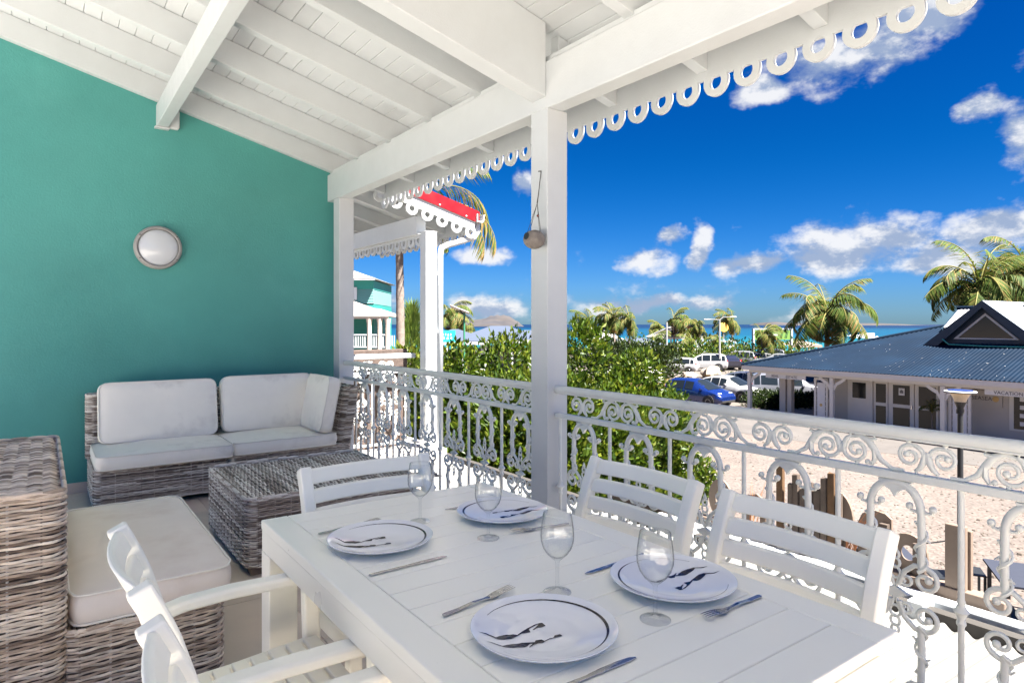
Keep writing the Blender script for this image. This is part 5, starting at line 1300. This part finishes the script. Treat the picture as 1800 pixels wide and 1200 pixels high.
# solar garden lamp in the yard
hd=atd(1688,690,11.0); t=thing('solar_lamp','black garden lamp post with a round solar top in front of the office','lamp',(hd.x,hd.y,GZ))
part('pole',M().lathe([(.10,0),(.10,.15),(.055,.25),(.048,1.2),(.042,hd.z-GZ-.36),(.06,hd.z-GZ-.35),(.06,hd.z-GZ-.30)],14,(hd.x,hd.y,GZ)),BLACK,t,smooth=True)
part('neck',M().lathe([(.045,-.34),(.06,-.30),(.05,-.26),(.085,-.17),(.09,-.155)],16,tuple(hd)),BLACK,t,smooth=True)
part('lens',M().lathe([(.085,-.155),(.10,-.10),(.135,-.035),(.175,0.0)],24,tuple(hd)),AMBER,t,smooth=True)
part('solar_cap',M().lathe([(.175,0.0),(.236,.006),(.240,.022),(.225,.034),(.16,.037),(.001,.038)],30,tuple(hd)),mat('white_cap',(.4,.4,.42),.5),t,smooth=True)
part('cap_rim',M().lathe([(.178,-.002),(.242,.002),(.2425,.016),(.236,.018)],30,tuple(hd),caps=False),BLACK,t,smooth=True)
part('solar_panel',M().lathe([(.195,.0385),(.195,.046),(.001,.0465)],8,tuple(hd)),SOLAR,t)
# solar panel pole far left
p=atd(816,588,48); t=thing('solar_panel_pole','green pole carrying a tilted solar panel above the hedge','lamp post',(p.x,p.y,GZ)); top=atd(816,549,48)
part('pole',M().tube([(p.x,p.y,GZ),tuple(top)],.07,8),mat('green_pole',(.03,.18,.10),.5),t); c=atd(808,544,48)
pm=M().box((-.75,-.45,-.03),(.75,.45,.03)); pm.xf(Matrix.Translation(c)@Matrix.Rotation(-TH,4,'Z')@Matrix.Rotation(R(22),4,'Y')@Matrix.Rotation(R(-10),4,'X')); part('solar_panel',pm,mat('pale_panel_back',(.45,.42,.42),.5),t)
part('bracket',M().bar(top-UP*.25,c,.08,.08),BLACK,t)
# boulders
rng=random.Random(8)
for (px,py,s,lab) in [(1250,664,1.0,'brown boulder on the dry verge below the street lamp'),(1213,668,.7,'smaller boulder beside the flowering shrub')]:
    p=atz(px,py,GZ); m=M(); 
    def fn(u,v):
        a=u*2*PI; th=v*PI; d_=Vector((math.sin(th)*math.cos(a),math.sin(th)*math.sin(a),math.cos(th))); r_=1+.35*mnoise.noise(d_*1.6+Vector((px,0,0)))+.12*mnoise.noise(d_*4); return Vector((p.x,p.y,GZ+.35*s))+Vector((d_.x*1.0,d_.y*.8,d_.z*.62))*r_*s
    m.grid(fn,18,12); tag(part('boulder',m,STONE,smooth=True,angle=30),lab,'rock')
# green sign
dS=80; c=atd(1357,588,dS); t=thing('framed_sign','green sign with a round white emblem in a tall white frame by the beach','sign',(c.x,c.y,GZ)); k=dS/FPX
for px in (1324,1391): q=atd(px,588,dS); part('sign_post',M().box((-.12,-.12,0),(.12,.12,q.z-GZ+.75)),WHITE,t,loc=(q.x,q.y,GZ))
def facecam(m,c): return m.xf(Matrix.Translation(c)@Matrix.Rotation(-TH,4,'Z'))
part('frame_bar',facecam(M().box((-2.2,-.07,.62),(2.2,.07,.78)),c),WHITE,t); part('panel',facecam(M().box((-2.2,-.05,-.62),(2.2,.05,.55)),c),mat('green_sign_panel',(.16,.28,.06),.5),t)
part('emblem',facecam(M().lathe([(.001,0),(.34,0),(.34,.02),(.001,.02)],16).xf(Matrix.Translation((-.75,-.06,-.03))@Matrix.Rotation(PI/2,4,'X')),c),SIGNW,t)
for xx in (-1.6,.9,1.5): part('leaf_stripe',facecam(M().prism([(0,-.4),(.3,-.4),(.55,.4),(.25,.4)],lambda a,b:(xx+a,-.062,b),lambda a,b:(xx+a,-.052,b)),c),mat('dark_green_print',(.05,.13,.03),.6),t)
part('lettering',facecam(M().box((-.2,-.062,-.12),(.75,-.052,.06)),c),SIGNW,t)
# teal notice left
c=atd(787,591,46); t=thing('teal_sign','turquoise sign with small white marks beside the white pipe','sign',(c.x,c.y,GZ)); part('panel',facecam(M().box((-.75,-.03,-.42),(.55,.03,.42)),c),mat('turquoise_sign',(.02,.42,.42),.5),t)
part('post',facecam(M().box((-.1,.035,-(c.z-GZ)),(.0,.10,.3)),c),WHITE,t)
for (x,z,w_) in ((-.32,.12,.10),(-.14,.14,.07),(.04,.11,.10),(.22,.13,.09),(-.28,-.12,.16),(.0,-.13,.16),(.26,-.11,.12)): part('print_mark',facecam(M().prism([(x-w_/2,z-.09),(x+w_/2,z-.07),(x+w_*.3,z+.09),(x-w_*.35,z+.06)],lambda a,b:(a,-.042,b),lambda a,b:(a,-.032,b)),c),SIGNW,t)
# canopies and huts along the beach
def hut(px,py,dist,w_,d_,roofh,wallh,label,roofmat,wallmat=WHITE,over=.4):
    c=atd(px,py,dist); t=thing('beach_hut',label,'hut',(c.x,c.y,GZ),group='beach huts and canopies'); ez=c.z
    m=M(); pts=[(-w_/2-over,-d_/2-over),(w_/2+over,-d_/2-over),(w_/2+over,d_/2+over),(-w_/2-over,d_/2+over)]
    rl=max(0,(w_-d_)/2); rd=[(-rl,0),(rl,0)]
    V=[(x,y,0) for x,y in pts]+[(x,y,roofh) for x,y in rd]; m.v=V; m.f=[(0,1,5,4),(1,2,5),(2,3,4,5),(3,0,4),(3,2,1,0)]
    part('roof',facecam(m,Vector((c.x,c.y,ez))),roofmat,t); part('eaves_board',facecam(M().box((-w_/2-over+.02,-d_/2-over+.02,-.28),(w_/2+over-.02,-d_/2-over+.08,-.005)),Vector((c.x,c.y,ez))),wallmat,t)
    for x in (-w_/2,-w_/6,w_/6,w_/2):
        for y in (-d_/2,d_/2): part('post',facecam(M().box((x-.09,y-.09,-(ez-GZ)),(x+.09,y+.09,-.01)),Vector((c.x,c.y,ez))),wallmat,t)
    part('back_wall',facecam(M().box((-w_/2+.1,d_/2-.4,-(ez-GZ)),(w_/2-.1,d_/2-.3,-.9)),Vector((c.x,c.y,ez))),mat('hut_wall_grey',(.22,.21,.21),.8),t)
hut(1185,592,95,6.5,5,1.5,2.4,'white beach hut with pale roof near the pink kite',SHINGLE)
hut(1120,606,82,6,4,.9,2,'grey canopy in front of the windblown palm',CANVASB)
hut(1062,596,86,4,4,1.2,2.2,'small white-roofed hut behind the tall shrub',SHINGLE)
hut(1405,606,92,4,3,.6,2,'small brown hut beside the green sign',mat('brown_hut_roof',(.25,.20,.16),.8),mat('brown_hut_wood',(.28,.22,.18),.8))
hut(878,595,56,6.5,5,1.1,2.4,'large blue-grey hip canopy behind the tall shrub',CANVASB)
hut(800,598,52,4.5,4,.9,2.4,'blue-grey hip canopy beside the teal sign',CANVASB)
hut(930,597,60,5,4,.9,2.4,'blue-grey hip canopy beside the coconut post',CANVASB)
for (px,py,lab) in ((1085,612,'left of the drooping palm'),(1122,611,'behind the drooping palm'),(1207,609,'behind the white SUV roof'),(1241,607,'just left of the street lamp'),(1277,606,'just right of the street lamp')):
    c=atd(px,py,84); t=thing('white_fence','short white fence panel along the beach hedge, '+lab,'fence',(c.x,c.y,GZ),group='white fence panels at the beach')
    for z in (.75,.1): part('rail',facecam(M().box((-1.15,-.05,z-.11),(1.15,.05,z+.11)),Vector((c.x,c.y,c.z-.3))),WHITE,t)
    for x in (-1.15,-.38,.38,1.15): part('post',facecam(M().box((x-.10,-.1,-1.2),(x+.10,.1,1.0)),Vector((c.x,c.y,c.z-.3))),WHITE,t)
q=atd(1272,575,84); t=thing('round_sign','yellow round sign on a thin post behind the street lamp','sign',(q.x,q.y,GZ)); part('post',M().tube([(q.x,q.y,GZ),tuple(q)],.06,6),MATS['galvanised_pole'],t); part('disc',M().lathe([(.001,-.04),(.62,-.03),(.62,.03),(.001,.04)],16).xf(Matrix.Translation(q)@Matrix.Rotation(-TH,4,'Z')@Matrix.Rotation(R(75),4,'X')),mat('yellow_sign_paint',(.55,.30,.03),.5),t)
q=atd(1524,588,60); t=thing('sign_post','plain grey-white street name board on a post above the blue roof','sign',(q.x,q.y,GZ)); part('post',M().tube([(q.x,q.y,GZ),tuple(q)],.07,6),BLACK,t); part('board',facecam(M().box((-.7,-.03,-.14),(.7,.03,.14)),q),SIGNW,t)
q=atd(1172,600,70); tag(part('utility_pole',M().tube([(q.x,q.y,GZ),(q.x,q.y,atd(1172,566,70).z)],[.12,.09],7),MATS['galvanised_pole']),'plain grey pole in front of the white beach hut','pole')
# kite
c=atd(1205,568,420); m=M()
def kf(u,v):
    a=(u-.5)*2.4; return (a*3.2,0+.9*math.sin(v*PI),2.0*math.cos(a)-2+(v-.5)*2.4*math.cos(a*.8))
m.grid(kf,12,5); m.xf(Matrix.Translation(c)@Matrix.Rotation(-TH,4,'Z')@Matrix.Rotation(R(35),4,'Y')); tag(part('kite',m,mat('pink_kite_cloth',(.55,.10,.16),.7),smooth=True),'pink kite flying low over the sea','kite')
# turquoise house far left
c=atd(604,600,34); th_=thing('turquoise_house','turquoise clapboard house with pale shingle roof seen past the neighbouring balcony','house',(c.x,c.y,GZ))
def hc(m): return m.xf(Matrix.Translation((c.x,c.y,0))@Matrix.Rotation(-TH,4,'Z'))
k=34/FPX
def zz(py): return EYE+(570-py)*k
xr=(657-604)*k
part('lower_wall',hc(M().box((-5,0,GZ),(xr,5,zz(535)))),TURQ,th_); 
nbd=9
for i in range(nbd):
    z0=zz(533)+(zz(508)-zz(533))*i/nbd; z1=zz(533)+(zz(508)-zz(533))*(i+1)/nbd
    part('clapboard',hc(M().hexa([(-5,-.04,z0),(xr,-.04,z0),(xr,.1,z0),(-5,.1,z0),(-5,-.005,z1-.006),(xr,-.005,z1-.006),(xr,.1,z1-.006),(-5,.1,z1-.006)])),TURQL,th_)
part('upper_core',hc(M().box((-5,.11,zz(534)),(xr-.02,5,zz(508)))),TURQL,th_); part('frieze_wall',hc(M().box((-5,-.03,zz(508)),(xr,5,zz(493)))),TURQ,th_)
part('window',hc(M().box((-.2,-.10,zz(527)),((628-604)*k,-.05,zz(505)))),WHITE,th_)
def roof_hip(x0,x1,y0,y1,z,h,mt,name):
    m=M(); mx=(y1-y0)/2; m.v=[(x0,y0,z),(x1,y0,z),(x1,y1,z),(x0,y1,z),(x0,y0+mx,z+h),(x1-mx,y0+mx,z+h)]; m.f=[(0,1,5,4),(1,2,5),(2,3,4,5),(3,0,4),(3,2,1,0)]; return part(name,hc(m),mt,th_)
roof_hip(-6,(664-604)*k,-.6,5.6,zz(491),1.1,SHINGLE,'upper_roof'); part('eaves',hc(M().box((-6,-.58,zz(493.5)),((663-604)*k,-.45,zz(491)-.002))),WHITE,th_)
roof_hip(-6,(700-604)*k,-2.6,3.2,zz(557),1.05,SHINGLE,'porch_roof'); part('porch_beam',hc(M().box((-6,-2.5,zz(561)),((698-604)*k,-2.35,zz(557)-.002))),mat('cream_porch_wood',(.66,.58,.48),.7),th_)
for px in (625,667,684,697):
    x=(px-604)*k; part('porch_column',hc(M().lathe([(.14,0),(.14,.15),(.11,.2),(.11,zz(566)-GZ-.1),(.16,zz(561)-GZ)],10,(x,-2.42,GZ))),MATS['cream_porch_wood'],th_,smooth=True)
part('porch_rail',hc(M().box((-6,-2.46,zz(588)),((697-604)*k,-2.38,zz(586)))),WHITE,th_); part('porch_rail',hc(M().box((-6,-2.46,zz(608)),((697-604)*k,-2.38,zz(606)))),WHITE,th_)
sp=M().box((-.03,-2.44,zz(606)),(.03,-2.40,zz(588)))
for i in range(26): part('spindle',hc(M().box((.35+i*.11-.02,-2.44,zz(606)),(.35+i*.11+.02,-2.40,zz(588)))),WHITE,th_)
